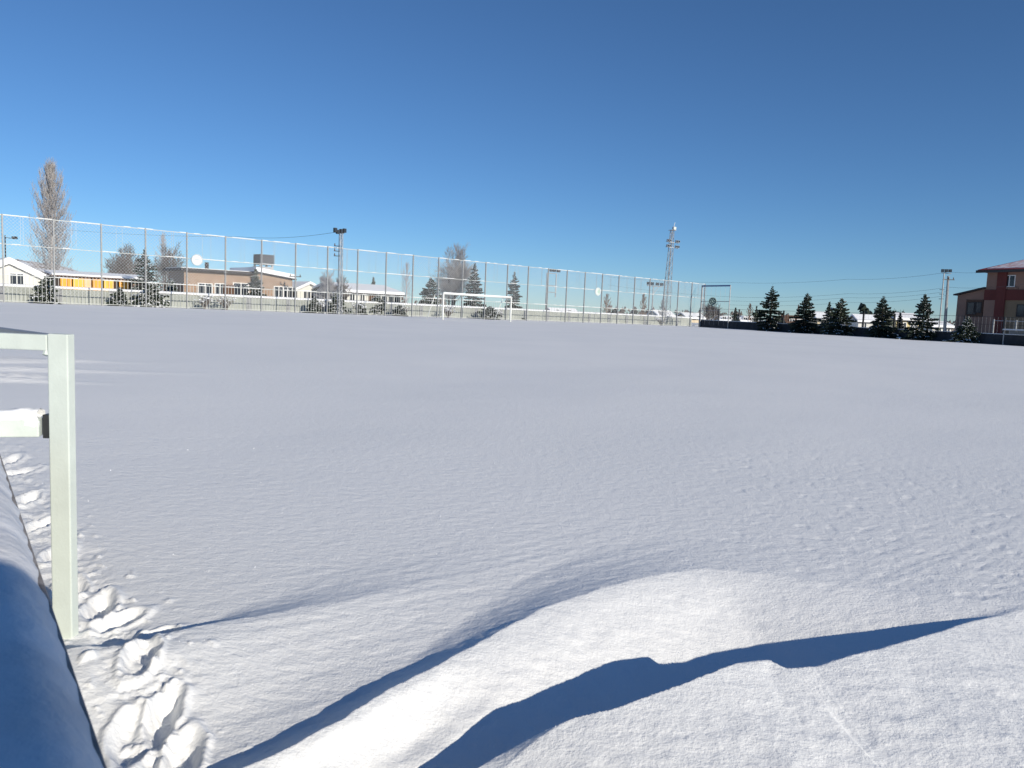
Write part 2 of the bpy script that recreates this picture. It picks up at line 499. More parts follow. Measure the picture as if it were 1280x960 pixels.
    # old tracks further off at the left
    for (a, b, ln, wd, th) in ((10, 462, 1.3, .10, 74), (30, 450, 1.2, .08, 70), (5, 476, .7, .08, 80), (0, 452, .7, .09, 60), (18, 470, .5, .05, 85)):
        cx, cy = on_snow(a, b)
        th = R(th); dx = x - cx; dy = y - cy
        al = dx * math.sin(th) + dy * math.cos(th); ac = dx * math.cos(th) - dy * math.sin(th)
        h += .05 * np.exp(-(al / ln) ** 2) * np.exp(-(ac / wd) ** 2)
    return h

def build_snow():
    az = np.concatenate([np.linspace(-180, -46, 56)[:-1], np.linspace(-46, 46, 960), np.linspace(46, 180, 56)[1:-1]])
    az = np.radians(az)
    r = np.concatenate([np.geomspace(.35, 1.62, 26)[:-1], 1 / np.linspace(1 / 1.62, 1 / 70., 620), np.geomspace(75, 14000, 34)])
    A, RR = np.meshgrid(az, r)
    x = RR * np.sin(A); y = RR * np.cos(A)
    z = zt(x, y) + drift(x, y)
    n, mm = x.shape
    co = np.stack([x, y, z], -1).reshape(-1, 3)
    co = np.vstack([co, [[0, 0, float(zt(0.0, 0.1))]]])
    i = np.arange(n - 1)[:, None]; j = np.arange(mm)[None, :]
    j2 = (j + 1) % mm
    q = np.stack([i * mm + j + 0 * j2, i * mm + j2, (i + 1) * mm + j2, (i + 1) * mm + j], -1).reshape(-1, 4)
    q = q[:, ::-1]
    tri = np.stack([np.full(mm, n * mm), (np.arange(mm) + 1) % mm, np.arange(mm)], -1)
    loops = np.concatenate([q.reshape(-1), tri.reshape(-1)]).astype(np.int32)
    starts = np.concatenate([np.arange(len(q)) * 4, len(q) * 4 + np.arange(mm) * 3]).astype(np.int32)
    me = bpy.data.meshes.new('snow_field')
    me.vertices.add(len(co)); me.vertices.foreach_set('co', co.reshape(-1).astype(np.float32))
    me.loops.add(len(loops)); me.loops.foreach_set('vertex_index', loops)
    me.polygons.add(len(starts)); me.polygons.foreach_set('loop_start', starts)
    me.polygons.foreach_set('use_smooth', np.ones(len(starts), bool))
    me.update(calc_edges=True)
    me.materials.append(M['snow_field'])
    o = bpy.data.objects.new('snow_field', me); COL.objects.link(o)
    tag(o, kind='structure')
build_snow()

def frost_crystals():
    """loose flakes on the crust that catch the sun"""
    rnd = random.Random(12); mb = MB()
    X = []; Y = []
    while len(X) < 260:
        r = 1 / rnd.uniform(1 / 6., 1 / 1.9); a = R(rnd.uniform(-36, 40))
        X.append(r * math.sin(a)); Y.append(r * math.cos(a))
    X = np.array(X); Y = np.array(Y); Z = zt(X, Y) + drift(X, Y)
    for x, y, z in zip(X, Y, Z):
        s = math.hypot(x, y) * rnd.uniform(.0003, .0009)
        n = (sdir + Vector((rnd.uniform(-.3, .3), rnd.uniform(-.3, .3), rnd.uniform(-.2, .3)))).normalized()
        a = n.orthogonal().normalized(); b = n.cross(a); c = Vector((x, y, z + s * .6))
        mb.add([c + a * s, c - a * s * .5 + b * s * .8, c - a * s * .5 - b * s * .8, c - n * s * .5], [(0, 1, 2), (1, 0, 3), (2, 1, 3), (0, 2, 3)])
    tag(mb.build('frost_crystals', M['snow']), kind='stuff')
frost_crystals()

# far hills at the left
def build_hills():
    mb = MB(); nx, ny = 90, 24
    Y0 = 620.0
    vs = []
    for j in range(ny):
        for i in range(nx):
            px = -420 + i * 8.2
            Y = Y0 + j * 14
            p = at(px, 362, Y)
            prof = np.interp(px, [-420, -200, -40, 0, 20, 70, 100, 118, 150, 300], [60, 62, 54, 51, 50, 44, 36, 26, 12, -3]) / 960 * Y0
            k = math.sin(min(1, j / 12) * math.pi / 2)
            b = float(gnoise(np.array(i * .5), np.array(j * .45))) * 2.2 * k
            vs.append((p.x, Y, 0.2 + (prof + b) * k))
    fs = [(j * nx + i, j * nx + i + 1, (j + 1) * nx + i + 1, (j + 1) * nx + i) for j in range(ny - 1) for i in range(nx - 1)]
    mb.add(vs, fs)
    o = mb.build('hills', M['hill'], smooth=True)
    tag(o, kind='structure')
build_hills()

# ------------------------------------------------------------------ tall ball-stop fence across the far side
FA = at(5, 378, 44.4); FB = at(862, 408, 88.9)
FA.z = float(zt(FA.x, FA.y)); FB.z = float(zt(FB.x, FB.y))
fu = Vector((FB.x - FA.x, FB.y - FA.y, 0)); FLEN = fu.length; fu.normalize()
FRZ = math.atan2(fu.y, fu.x)             # local x runs along the fence, local -y faces the field
FH = 5.0

def fence_depth(px):
    t = (px - 5) / 857
    return 1 / (1 / 44.4 + t * (1 / 88.9 - 1 / 44.4))

def tall_fence():
    t = thing('tall_fence', 'long white ball-stop fence with tall posts and bars across the far end of the field', 'fence', FA, FRZ)
    nb = 27; sp = FLEN / 26
    dz = (FB.z - FA.z) / FLEN
    ext = -3                               # bays that run on past the left edge of the frame
    mb = MB(); mb.box(-.036, .036, -.06, .06, -.6, FH + .03)
    post = mb.build('post', M['post_grey'], t); bevel(post, .006, 1)
    # slim wires of the netting of one bay (stuff) and one lower bar, one rail
    def zx(x): return dz * x
    post.location = (ext * sp, 0, zx(ext * sp))
    for k in range(ext + 1, nb + 1):
        copy_part(post, t, (k * sp, 0, zx(k * sp)))
    rails = {}
    for h, w, hh in ((FH - .03, .045, .042), (FH * .667, .04, .038), (1.58, .04, .038), (.10, .035, .03)):
        mb = MB(); mb.beam((.04, 0, 0), (sp - .04, 0, dz * sp), w, hh)
        rail = mb.build('rail', M['fence_paint'], t, loc=(ext * sp, .005, zx(ext * sp) + h))
        for k in range(ext + 1, nb): copy_part(rail, t, (k * sp, .005, zx(k * sp) + h))
        if h > .2:
            mb = MB()
            rnd = random.Random(int(h * 10))
            for k in range(ext, nb):
                for q in range(6):
                    a = k * sp + .05 + q * (sp - .1) / 6; b = a + (sp - .1) / 6 * .97
                    if rnd.random() < .45: continue
                    z = h + hh / 2 + .012
                    mb.beam((a, 0, zx(a) + z + rnd.uniform(-.003, .006)), (b, 0, zx(b) + z), .04, .022)
            mb.build('snow_cap', M['snow'], t)['kind'] = 'stuff'
    # lower bars: 300 nearest single ones, the far rest joined
    nbar = 11
    mb = MB(); mb.beam((0, 0, .12), (0, 0, 1.56),   .020, .020)
    xs = [k * sp + (q + 1) * sp / (nbar + 1) for k in range(ext, nb) for q in range(nbar)]
    inview = [x for x in xs if x > -.2]
    bar = mb.build('bar', M['fence_paint'], t, loc=(inview[0], .012, zx(inview[0])))
    for x in inview[1:290]: copy_part(bar, t, (x, .012, zx(x)))
    mb = MB()
    for x in inview[290:] + [x for x in xs if x <= -.2]:
        mb.beam((x, .012, zx(x) + .12), (x, .012, zx(x) + 1.56), .020, .020)
    mb.build('far_bars', M['fence_paint'], t)['kind'] = 'stuff'
    # chain-link netting above the bars, every wire real
    mb = MB()
    x0, x1, z0, z1 = ext * sp, nb * sp, 1.6, FH - .05
    step = .20; hgt = z1 - z0
    r = .0054
    def wire(a, b):
        d = (Vector(b) - Vector(a)).normalized(); s = Vector((d.z, 0, -d.x)) * r
        o = Vector((0, r, 0))
        p = [Vector(a) + s, Vector(a) - s * .5 + o, Vector(a) - s * .5 - o, Vector(b) + s, Vector(b) - s * .5 + o, Vector(b) - s * .5 - o]
        mb.add(p, [(0, 1, 4, 3), (1, 2, 5, 4), (2, 0, 3, 5)])
    x = x0 - hgt
    while x < x1:
        for sgn in (0, 1):
            xa, xb = x, x + hgt; za, zb = z0, z1
            if xa < x0: za += x0 - xa; xa = x0
            if xb > x1: zb -= xb - x1; xb = x1
            if xb - xa > .05:
                if sgn: A, B = (xa, -.03, zx(xa) + za), (xb, -.03, zx(xb) + zb)
                else: A, B = (xa, -.026, zx(xa) + z1 + z0 - za), (xb, -.026, zx(xb) + z1 + z0 - zb)
                wire(A, B)
        x += step
    mb.build('netting', M['wire'], t)['kind'] = 'stuff'
    # thin hanging ties between the posts
    mb = MB(); rnd = random.Random(4)
    for k in range(0, nb):
        for q in range(2):
            xx = (k + rnd.uniform(.3, .7)) * sp
            mb.tube((xx, -.035, zx(xx) + FH * .667), (xx, -.035, zx(xx) + FH - .05), .008, n=4)
    mb.build('net_tie', M['galv'], t)['kind'] = 'stuff'
    return t
tall_fence()

# round signs hung on the fence
def round_sign(px, py, Y, rz, rad, label, face, rim, mark):
    p = at(px, py, Y)
    t = thing('round_sign', label, 'sign', p, rz, 'round signs hung on the tall fences')
    mb = MB()
    mb.tube((0, -.03, 0), (0, .03, 0), rad, n=28)
    mb.build('board', face, t)
    mb = MB(); n = 28
    for i in range(n):
        a, b = 2 * math.pi * i / n, 2 * math.pi * (i + 1) / n
        mb.beam((rad * math.cos(a), -.035, rad * math.sin(a)), (rad * math.cos(b), -.035, rad * math.sin(b)), .06, .07)
    mb.build('rim', rim, t)
    if mark:
        mb = MB()
        mark(mb, rad)
        mb.build('emblem', rim if face is not M['sign_green'] else M['sign_white'], t)
    return t

def mark_bar(mb, r):
    mb.box(-.45 * r, .45 * r, -.04, -.03, -.05 * r, .22 * r)
    mb.box(-.30 * r, .30 * r, -.04, -.03, -.40 * r, -.25 * r)

def mark_moon(mb, r):
    n = 18
    out = []; inn = []
    for i in range(n + 1):
        a = R(50) + R(260) * i / n
        out.append((.66 * r * math.cos(a), .66 * r * math.sin(a)))
        inn.append((.18 * r + .50 * r * math.cos(a), .50 * r * math.sin(a)))
    for i in range(n):
        q = [out[i], out[i + 1], inn[i + 1], inn[i]]
        mb.add([(x, -.036, z) for x, z in q] + [(x, -.046, z) for x, z in q], [(4, 5, 6, 7), (0, 3, 2, 1), (0, 1, 5, 4), (1, 2, 6, 5), (2, 3, 7, 6), (3, 0, 4, 7)])

def mark_ball(mb, r):
    for k in range(6):
        a = k * math.pi / 3 + .3
        mb.tube((.55 * r * math.cos(a), -.045, .55 * r * math.sin(a)), (.55 * r * math.cos(a), -.03, .55 * r * math.sin(a)), .15 * r, n=6)
    mb.tube((0, -.045, 0), (0, -.03, 0), .22 * r, n=6)

round_sign(246, 325, fence_depth(246) - .25, FRZ, .34, 'round white sign with pale grey rim hung on the fence before the brick building', M['sign_white'], M['sign_grey'], mark_bar)
round_sign(747, 364.5, fence_depth(747) - .25, FRZ, .36, 'small round pale green sign with a white crescent on the far fence', M['sign_green'], M['sign_white'], mark_moon)

# ------------------------------------------------------------------ goal
def goal():
    a = at(553.5, 398, 54.6); b = at(638, 400.5, 59.6)
    a.z = float(zt(a.x, a.y)); b.z = float(zt(b.x, b.y))
    d = Vector((b.x - a.x, b.y - a.y, 0)); L = d.length
    rz = math.atan2(d.y, d.x)
    t = thing('football_goal', 'white football goal standing in the snow before the far fence', 'goal', a, rz)
    h = 1.86; r = .065; dz = b.z - a.z
    p = MB(); p.tube((0, 0, -.5), (0, 0, h), r, n=12); g1 = p.build('goal_post', M['white_paint'], t, True)
    c = copy_part(g1, t, (L, 0, dz))
    p = MB(); p.tube((-.06, 0, h), (L + .06, 0, h + dz), r, n=12); p.build('crossbar', M['white_paint'], t, True)
    for x in (0, L):
        p = MB(); z = dz * x / L
        p.path([(x, .06, h + z - .02), (x, .9, h + z - .05), (x, 1.9, z - .3)], .03, 6)
        p.build('net_stanchion', M['white_paint'], t, True)
    p = MB(); p.beam((0, 0, h + r + .012), (L, 0, h + dz + r + .012), .07, .04); p.build('snow_cap', M['snow'], t)
    p = MB(); p.tube((0, 1.88, -.2), (L, 1.88, dz - .2), .03, n=6); p.build('ground_bar', M['white_paint'], t)
goal()

# ------------------------------------------------------------------ low perimeter wall behind the tall fence
def perimeter_wall():
    off = 3.2
    n = Vector((-fu.y, fu.x, 0))
    o = FA + n * off - fu * 9
    o.z = float(zt(o.x, o.y))
    t = thing('perimeter_wall', 'low pale wall with grey piers and a snow coping behind the bars of the tall fence', 'wall', o, FRZ)
    L = FLEN + 15; bay = 3.1; k = int(L / bay)
    dz = (FB.z - FA.z) / FLEN
    h = .93
    mb = MB(); mb.add([(.17, -.07, -.4), (bay - .17, -.07, -.4), (bay - .17, .07, -.4), (.17, .07, -.4), (.17, -.07, h), (bay - .17, -.07, h + dz * bay), (bay - .17, .07, h + dz * bay), (.17, .07, h)],
                      [(0, 3, 2, 1), (4, 5, 6, 7), (0, 1, 5, 4), (1, 2, 6, 5), (2, 3, 7, 6), (3, 0, 4, 7)])
    panel = mb.build('wall_panel', M['wall_grey'], t)
    mb = MB(); mb.box(-.17, .17, -.12, .12, -.4, h + .02)
    pier = mb.build('pier', M['pillar'], t)
    mb = MB(); prof = [(-.16, 0), (.16, 0), (.17, .05), (.12, .12), (0, .155), (-.12, .12), (-.17, .05)]
    for a in range(6):
        x0 = a * bay / 6; x1 = x0 + bay / 6
        vs = [(x0, y, h + .021 + z + dz * x0) for y, z in prof] + [(x1, y, h + .021 + z + dz * x1) for y, z in prof]
        m = len(prof)
        mb.add(vs, [(i, (i + 1) % m, m + (i + 1) % m, m + i) for i in range(m)])
    cope = mb.build('snow_coping', M['snow'], t)
    for i in range(1, k):
        l = (i * bay, 0, dz * i * bay)
        copy_part(panel, t, l); copy_part(pier, t, l); copy_part(cope, t, l)
perimeter_wall()

# ------------------------------------------------------------------ fence and wall down the right-hand side
RW = R(152)                              # heading of the wall towards the camera
ru = Vector((math.sin(RW), math.cos(RW), 0))
RC = foot(874, 89.0)
RRZ = math.atan2(ru.y, ru.x)             # local x runs towards the camera, local -y ... field side is -x world

def rpoint(px):
    """distance along the right wall of image column px"""
    s = 0.0
    lo, hi = -5.0, 75.0
    for _ in range(50):
        s = (lo + hi) / 2
        p = RC + ru * s
        q = C3.transposed() @ Vector((p.x, p.y, float(zt(p.x, p.y)) - EYE))
        x = 640 + F * q.x / -q.z if q.z < 0 else 1e6
        if x < px: lo = s
        else: hi = s
    return s

def right_at(px, off=0.0):
    s = rpoint(px)
    p = RC + ru * s + Vector((-math.cos(RW), math.sin(RW), 0)) * -off
    p.z = float(zt(p.x, p.y))
    return p

def low_wall():
    L = 62.0; h = .80
    t = thing('concrete_wall', 'low dark concrete wall in shade along the side of the field under the conifers', 'wall', RC, RRZ)
    e = RC + ru * L
    dz = (float(zt(e.x, e.y)) - RC.z) / L
    bay = 3.1; k = int(L / bay)
    def slab(x0, x1, y0, y1, z0, z1):
        return MB().add([(x0, y0, z0 + dz * x0), (x1, y0, z0 + dz * x1), (x1, y1, z0 + dz * x1), (x0, y1, z0 + dz * x0), (x0, y0, z1 + dz * x0), (x1, y0, z1 + dz * x1), (x1, y1, z1 + dz * x1), (x0, y1, z1 + dz * x0)],
                        [(0, 3, 2, 1), (4, 5, 6, 7), (0, 1, 5, 4), (1, 2, 6, 5), (2, 3, 7, 6), (3, 0, 4, 7)])
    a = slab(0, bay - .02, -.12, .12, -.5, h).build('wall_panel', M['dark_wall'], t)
    b = slab(0, bay, -.10, .12, h + .003, h + .05).build('snow_coping', M['snow'], t)
    c = MB().box(-.06, .06, -.06, .06, h + .02, h + 1.35).build('fence_post', M['dark_metal'], t)
    r1 = slab(.04, bay - .04, -.012, .012, h + 1.30, h + 1.325).build('wire', M['dark_metal'], t)
    r2 = slab(.04, bay - .04, -.012, .012, h + .72, h + .738).build('wire', M['dark_metal'], t)
    for i in range(1, k):
        l = (i * bay, 0, dz * i * bay)
        for o in (a, b, c, r1, r2): copy_part(o, t, l)
    # thin weld-mesh uprights, joined
    mb = MB()
    x = .3
    while x < L - 1:
        mb.beam((x, 0, dz * x + h + .05), (x, 0, dz * x + h + 1.3), .006, .006); x += .3
    mb.build('mesh_wire', M['galv'], t)['kind'] = 'stuff'
low_wall()

def corner_panel():
    s0, s1 = rpoint(877), rpoint(912)
    o = RC + ru * s0; o.z = float(zt(o.x, o.y))
    n = Vector((-math.cos(RW), math.sin(RW), 0))
    o = o + Vector((-.25 * abs(n.x), -.05, 0))
    L = s1 - s0; h = 4.75
    t = thing('corner_panel', 'tall shaded fence panel with a blue top rail at the far corner of the field', 'fence', o, RRZ)
    p = MB().box(-.06, .06, -.06, .06, -.5, h).build('post', M['grey_metal'], t)
    q = MB().box(-.035, .035, -.035, .035, -.5, h).build('post', M['galv'], t, loc=(L, 0, 0))
    MB().beam((.06, 0, h - .08), (L - .05, 0, h - .08), .10, .16).build('rail', M['blue_paint'], t)
    MB().beam((.06, 0, h * .62), (L - .05, 0, h * .62), .06, .07).build('rail', M['grey_metal'], t)
    MB().beam((.06, 0, h * .40), (L - .05, 0, h * .40), .03, .03).build('rail', M['galv'], t)
    mb = MB()
    for i in range(1, 6): mb.tube((L * i / 6, .01, .3), (L * i / 6, .01, h - .16), .008, n=4)
    mb.build('net_tie', M['galv'], t)['kind'] = 'stuff'
    c = at(894, 372.5, o.y + ru.y * L * .47)
    c.z = o.z + h * .62
    pos = o + ru * (L * .47)
    pos.z = o.z + h * .62
    d = thing('round_sign', 'round dark green sign hung in the shaded corner panel of the fence', 'sign', pos + Vector((-.22, -.12, 0)), R(-32), 'round signs hung on the tall fences')
    rad = .42
    MB().tube((0, -.03, 0), (0, .03, 0), rad, n=28).build('board', M['sign_dark'], d)
    mb = MB(); n_ = 28
    for i in range(n_):
        a, b = 2 * math.pi * i / n_, 2 * math.pi * (i + 1) / n_
        for sy in (-.035, .035): mb.beam((rad * math.cos(a), sy, rad * math.sin(a)), (rad * math.cos(b), sy, rad * math.sin(b)), .03, .05)
    mb.build('rim', M['sign_green'], d)
    mb = MB(); mark_ball(mb, rad); mb.build('emblem', M['sign_green'], d)
corner_panel()

# ------------------------------------------------------------------ trees
def conifer(label, loc, h, rad, seed, needle, snow=.35, group=None, lean=0.0, bare=0.06, name='conifer_tree'):
    rnd = random.Random(seed)
    t = thing(name, label, 'tree', loc, rnd.uniform(0, 6.28), group)
    mb = MB(); mb.tube((0, 0, -.3), (0, 0, h * .97), rad * .085 + .03, .008, 7); mb.build('trunk', M['bark'], t)
    cr = MB(); sn = MB()
    z = h * bare
    lob = rnd.uniform(.08, .24); ph = rnd.uniform(0, 6.28); gap = rnd.uniform(.05, .2)
    while z < h * .985:
        f = 1 - z / h
        nb = 11 if f > .5 else (9 if f > .15 else 6)
        base = rad * 1.15 * f ** .8 * rnd.uniform(.75, 1.12)
        off = rnd.uniform(0, 6.28)
        for i in range(nb):
            a = off + 6.283 * i / nb + rnd.uniform(-.3, .3)
            L = base * rnd.uniform(.6, 1.15) * (1 + lob * math.sin(2 * a + ph + 7 * z / h) + lob * .7 * math.sin(a - ph + 3 * z / h))
            if rnd.random() < .10: L *= 1.3
            if rnd.random() < gap: continue
            L = max(L, .10)
            ca, sa = math.cos(a), math.sin(a)
            rise = (.42 - .62 * f) * L
            zz = z + rnd.uniform(-.05, .05) * h * .3
            def pt(u, dz=0, sd=0):
                return Vector((ca * L * u - sa * sd, sa * L * u + ca * sd, zz + rise * u - .16 * L * u * u * f + .10 * L * max(0, u - .7) + dz))
            cr.tube(pt(0), pt(1), .012 + .012 * rad * f, .003, 3, False)
            ns = max(4, int(4 + L * 6))
            for k in range(ns):
                u = .18 + .82 * (k + rnd.random() * .7) / ns
                w = (.16 + .34 * (1 - u)) * L * rnd.uniform(.7, 1.3) * .62 + .03
                for sgn in (-1, 1):
                    tip = pt(min(u + .22, 1.12), rnd.uniform(-.10, .04) * L - .04, sgn * w)
                    q0 = pt(u); q1 = pt(min(u + .13, 1.1), rnd.uniform(-.02, .02))
                    mid = (q0 + tip) / 2 + Vector((0, 0, rnd.uniform(-.05, .02)))
                    dn = Vector((0, 0, -.06 - .06 * L))
                    cr.add([q0, q1, tip, mid + dn], [(0, 1, 2), (0, 2, 3)])
                    if rnd.random() < snow * .55:
                        up = Vector((0, 0, .018 + .02 * rnd.random()))
                        m1 = q0.lerp(tip, .15) + up; m2 = q1.lerp(tip, .1) + up; m3 = q1.lerp(tip, .85) + up * .7; m4 = q0.lerp(tip, .8) + up * .7
                        sn.add([m1, m2, m3, m4, (m1 + m3) / 2 + up], [(0, 1, 4), (1, 2, 4), (2, 3, 4), (3, 0, 4)])
        z += h * (.030 + .030 * f) * rnd.uniform(.8, 1.2)
    cr.tube((0, 0, h * .92), (0, 0, h * 1.03), .016, .004, 4)
    cr.build('crown', needle, t)
    if sn.v: sn.build('snow_load', M['snow'], t)['kind'] = 'stuff'
    return t

def limb(mb, p, d, L, r, depth, rnd, spread, up, nseg=3, thin=.012):
    pts = [Vector(p)]; rs = [r]
    d = d.normalized()
    for i in range(nseg):
        d = (d + Vector((rnd.uniform(-.18, .18), rnd.uniform(-.18, .18), rnd.uniform(-.1, .14) + up * .15))).normalized()
        pts.append(pts[-1] + d * L / nseg); rs.append(max(thin * .6, r * (1 - .6 * (i + 1) / nseg)))
    mb.path(pts, rs, 3)
    if depth <= 0: return
    n = rnd.randint(4, 6) if depth < 3 else 6
    for k in range(n):
        u = rnd.uniform(.25, 1.0) * nseg
        i = min(int(u), nseg - 1); q = pts[i].lerp(pts[i + 1], u - i)
        a = d.orthogonal().normalized(); a.rotate(Matrix.Rotation(rnd.uniform(0, 6.28), 3, d))
        nd = (d + a * spread * rnd.uniform(.6, 1.3) + Vector((0, 0, up * .5))).normalized()
        limb(mb, q, nd, L * rnd.uniform(.45, .72), max(thin, r * .5), depth - 1, rnd, spread, up, nseg if depth > 1 else 2, thin)

def bare_tree(label, loc, h, rad, seed, m, stems=1, group=None, snow=False, depth=3, name='bare_tree'):
    rnd = random.Random(seed)
    t = thing(name, label, 'tree', loc, 0, group)
    tr = MB(); cr = MB()
    for s in range(stems):
        a = rnd.uniform(0, 6.28); o = Vector((math.cos(a), math.sin(a), 0)) * (.15 * rad if stems > 1 else 0)
        top = Vector((o.x * 3 + rnd.uniform(-.1, .1) * h * .3, o.y * 3 + rnd.uniform(-.1, .1) * h * .3, h * .62))
        r0 = .035 + h * .011
        tr.path([o + Vector((0, 0, -.3)), o.lerp(top, .45), top], [r0, r0 * .75, r0 * .4], 7)
        nl = 15 if stems == 1 else 10
        for i in range(nl):
            u = .3 + .7 * i / nl
            p = o.lerp(top, u)
            aa = rnd.uniform(0, 6.28) + i * 2.4
            el = .35 + .55 * u
            d = Vector((math.cos(aa) * (1 - el * .5), math.sin(aa) * (1 - el * .5), el))
            limb(cr, p, d, rad * rnd.uniform(.7, 1.05) * (1.1 - .3 * u), r0 * .4, depth, rnd, .75, .25)
        limb(cr, top, Vector((0, 0, 1)), h * .30, r0 * .35, depth, rnd, .6, .4)
    tr.build('trunk', M['bark'] if m is not M['twig_pale'] else m, t)
    cr.build('crown', m, t)
    return t

def poplar(label, loc, h, rad, seed, m, n=150, group=None, thin=.016):
    rnd = random.Random(seed)
    t = thing('poplar_tree', label, 'tree', loc, 0, group)
    mb = MB(); mb.path([(0, 0, -.3), (.05, 0, h * .4), (0, .03, h * .75), (0, 0, h)], [.05 + .016 * h, .035 + .010 * h, .01 + .005 * h, .01], 7)
    mb.build('trunk', m, t)
    cr = MB()
    def env(v):
        v = min(max(v, 0), 1)
        return rad * (min(1, .7 + v * 2.2)) * (1 if v < .5 else max(.05, 1 - ((v - .5) / .53) ** 2.6))
    for i in range(n):
        u = .03 + .93 * (i / n) ** .82
        z = u * h
        L = min(h * .17, (h - z) * .95 + .1) * rnd.uniform(.7, 1.15)
        a = i * 2.399 + rnd.uniform(-.3, .3)
        rr = env((z + L * .8) / h) * (.15 + .98 * math.sqrt(rnd.random())) * 1.12
        p0 = Vector((0, 0, z)); p1 = Vector((math.cos(a) * rr * .65, math.sin(a) * rr * .65, z + L * .45)); p2 = Vector((math.cos(a + .1) * rr, math.sin(a + .1) * rr, z + L))
        cr.path([p0, p1, p2], [.008 + .0016 * h, thin, thin * .5], 3)
        for k in range(12):
            v = rnd.uniform(.15, 1)
            q = p0.lerp(p1, v * 2) if v < .5 else p1.lerp(p2, v * 2 - 1)
            aa = rnd.uniform(0, 6.28)
            l2 = L * rnd.uniform(.18, .42)
            e = q + Vector((math.cos(aa) * l2 * .32, math.sin(aa) * l2 * .32, l2 * .95))
            cr.tube(q, e, thin * .75, thin * .35, 3, False)
            if k % 2 == 0:
                e2 = q.lerp(e, .5) + Vector((math.cos(aa + 2) * l2 * .2, math.sin(aa + 2) * l2 * .2, l2 * .45))
                cr.tube(q.lerp(e, .4), e2, thin * .6, thin * .3, 3, False)
    cr.build('crown', m, t)
    return t

def behind(px, off):
    return foot(px, fence_depth(px) + off)

# trees along and beyond the far fence
def T(px, top, off, w=None):
    p = behind(px, off)
    h = hz(px, top, p.y, p.z)
    return p, h, (w * p.y / F / 2 if w else None)

p, h, w = T(66, 208, 34, 44)
poplar('very tall leafless poplar with frosted upswept twigs above the left end of the fence', p, h, w, 11, M['twig'], 360, thin=.018)
p, h, w = T(204, 294, 40, 20)
poplar('slim pale frosted poplar rising behind the bare trees left of the brick building', p, h, w, 12, M['twig_pale'], 60)
p, h, w = T(507, 330, 45, 16)
poplar('slim grey frosted poplar between the white buildings and the goal', p, h, w, 13, M['twig_pale'], 60)
p, h, w = T(757, 368, 40, 12)
poplar('small brownish poplar behind the round green sign', p, h, w, 14, M['twig_brown'], 50, thin=.03)
p, h, w = T(803, 368, 60, 9)
poplar('narrow brown poplar left of the crossbar floodlight', p, h, w, 15, M['twig_brown'], 50, thin=.035)
p, h, w = T(827, 376, 60, 12)
poplar('short round-headed grey poplar just left of the lattice mast', p, h, w, 16, M['twig_grey'], 40, thin=.03)

for px, top, off, wd, seed, m, st, lab in (
        (146, 318, 26, 44, 21, 'twig_grey', 2, 'spreading bare grey tree above the orange boards'),
        (166, 310, 30, 40, 22, 'twig_grey', 1, 'bare dark-limbed tree just left of the tall spruce by the brick building'),
        (203, 312, 28, 46, 23, 'twig_grey', 2, 'wide bare tree right of the spruce and left of the brick building'),
        (412, 345, 10, 30, 24, 'twig_pale', 2, 'frosted shrubby tree left of the power pole with lamps'),
        (430, 352, 12, 26, 25, 'twig_grey', 2, 'bare tree directly behind the power pole with lamps'),
        (562, 318, 10, 50, 26, 'twig', 4, 'big bare many-stemmed tree behind the left goal post'),
        (887, 387, 30, 30, 28, 'twig_grey', 2, 'low bare tree behind the shaded corner panel')):
    p, h, w = T(px, top, off, wd)
    bare_tree(lab, p, h, w, seed, M[m], st, depth=3)

for px, top, off, wd, seed, snow, nd, lab in (
        (181, 312, 12, 40, 31, .4, 'needle', 'tall dark spruce with snowy lower boughs left of the brick building'),
        (58, 345, 1.6, 34, 32, .75, 'needle2', 'small snow-laden spruce behind the bars below the poplar'),
        (150, 360, 1.5, 24, 33, .45, 'needle', 'small dark spruce behind the bars below the orange boards'),
        (190, 352, 1.6, 40, 34, 1.1, 'needle2', 'squat snow-covered spruce behind the bars left of the brick building'),
        (319, 334, 8, 26, 35, .5, 'needle2', 'medium spruce in front of the right end of the brick building'),
        (537, 346, 6, 36, 36, .5, 'needle2', 'bushy pine left of the football goal'),
        (591, 329, 6, 34, 37, .35, 'needle', 'tall dark spruce behind the middle of the football goal'),
        (641, 340, 6, 27, 38, .4, 'needle', 'slender dark spruce beside the right goal post'),
        (466, 346, 22, 20, 39, .5, 'needle2', 'dark pine crown behind the roof of the long white building'),
        (421, 364, 1.6, 26, 80, .8, 'needle2', 'snow-laden spruce behind the bars at the foot of the power pole'),
        (471, 367, 3.9, 28, 81, .9, 'needle2', 'snow-laden spruce before the long white building'),
        (451, 379, 1.5, 18, 82, .4, 'needle', 'low dark juniper behind the bars before the long white building'),
        (500, 381, 1.5, 20, 83, .4, 'needle', 'low dark juniper behind the bars left of the goal'),
        (612, 383, 1.5, 24, 84, .5, 'needle', 'low dark juniper seen through the goal mouth'),
        (215, 349, 5.5, 26, 85, .9, 'needle2', 'snow-covered spruce just left of the brick building'),
        (393, 372, 1.5, 20, 86, .4, 'needle', 'low dark juniper behind the bars before the white gabled cottage'),
        (768, 386, 30, 20, 40, .3, 'needle', 'low dark conifer under the small brownish poplar'),
        (793, 388, 26, 16, 42, .3, 'needle', 'low dark conifer right of the small brownish poplar')):
    p, h, w = T(px, top, off, wd)
    conifer(lab, p, h, w, seed, M[nd], snow)

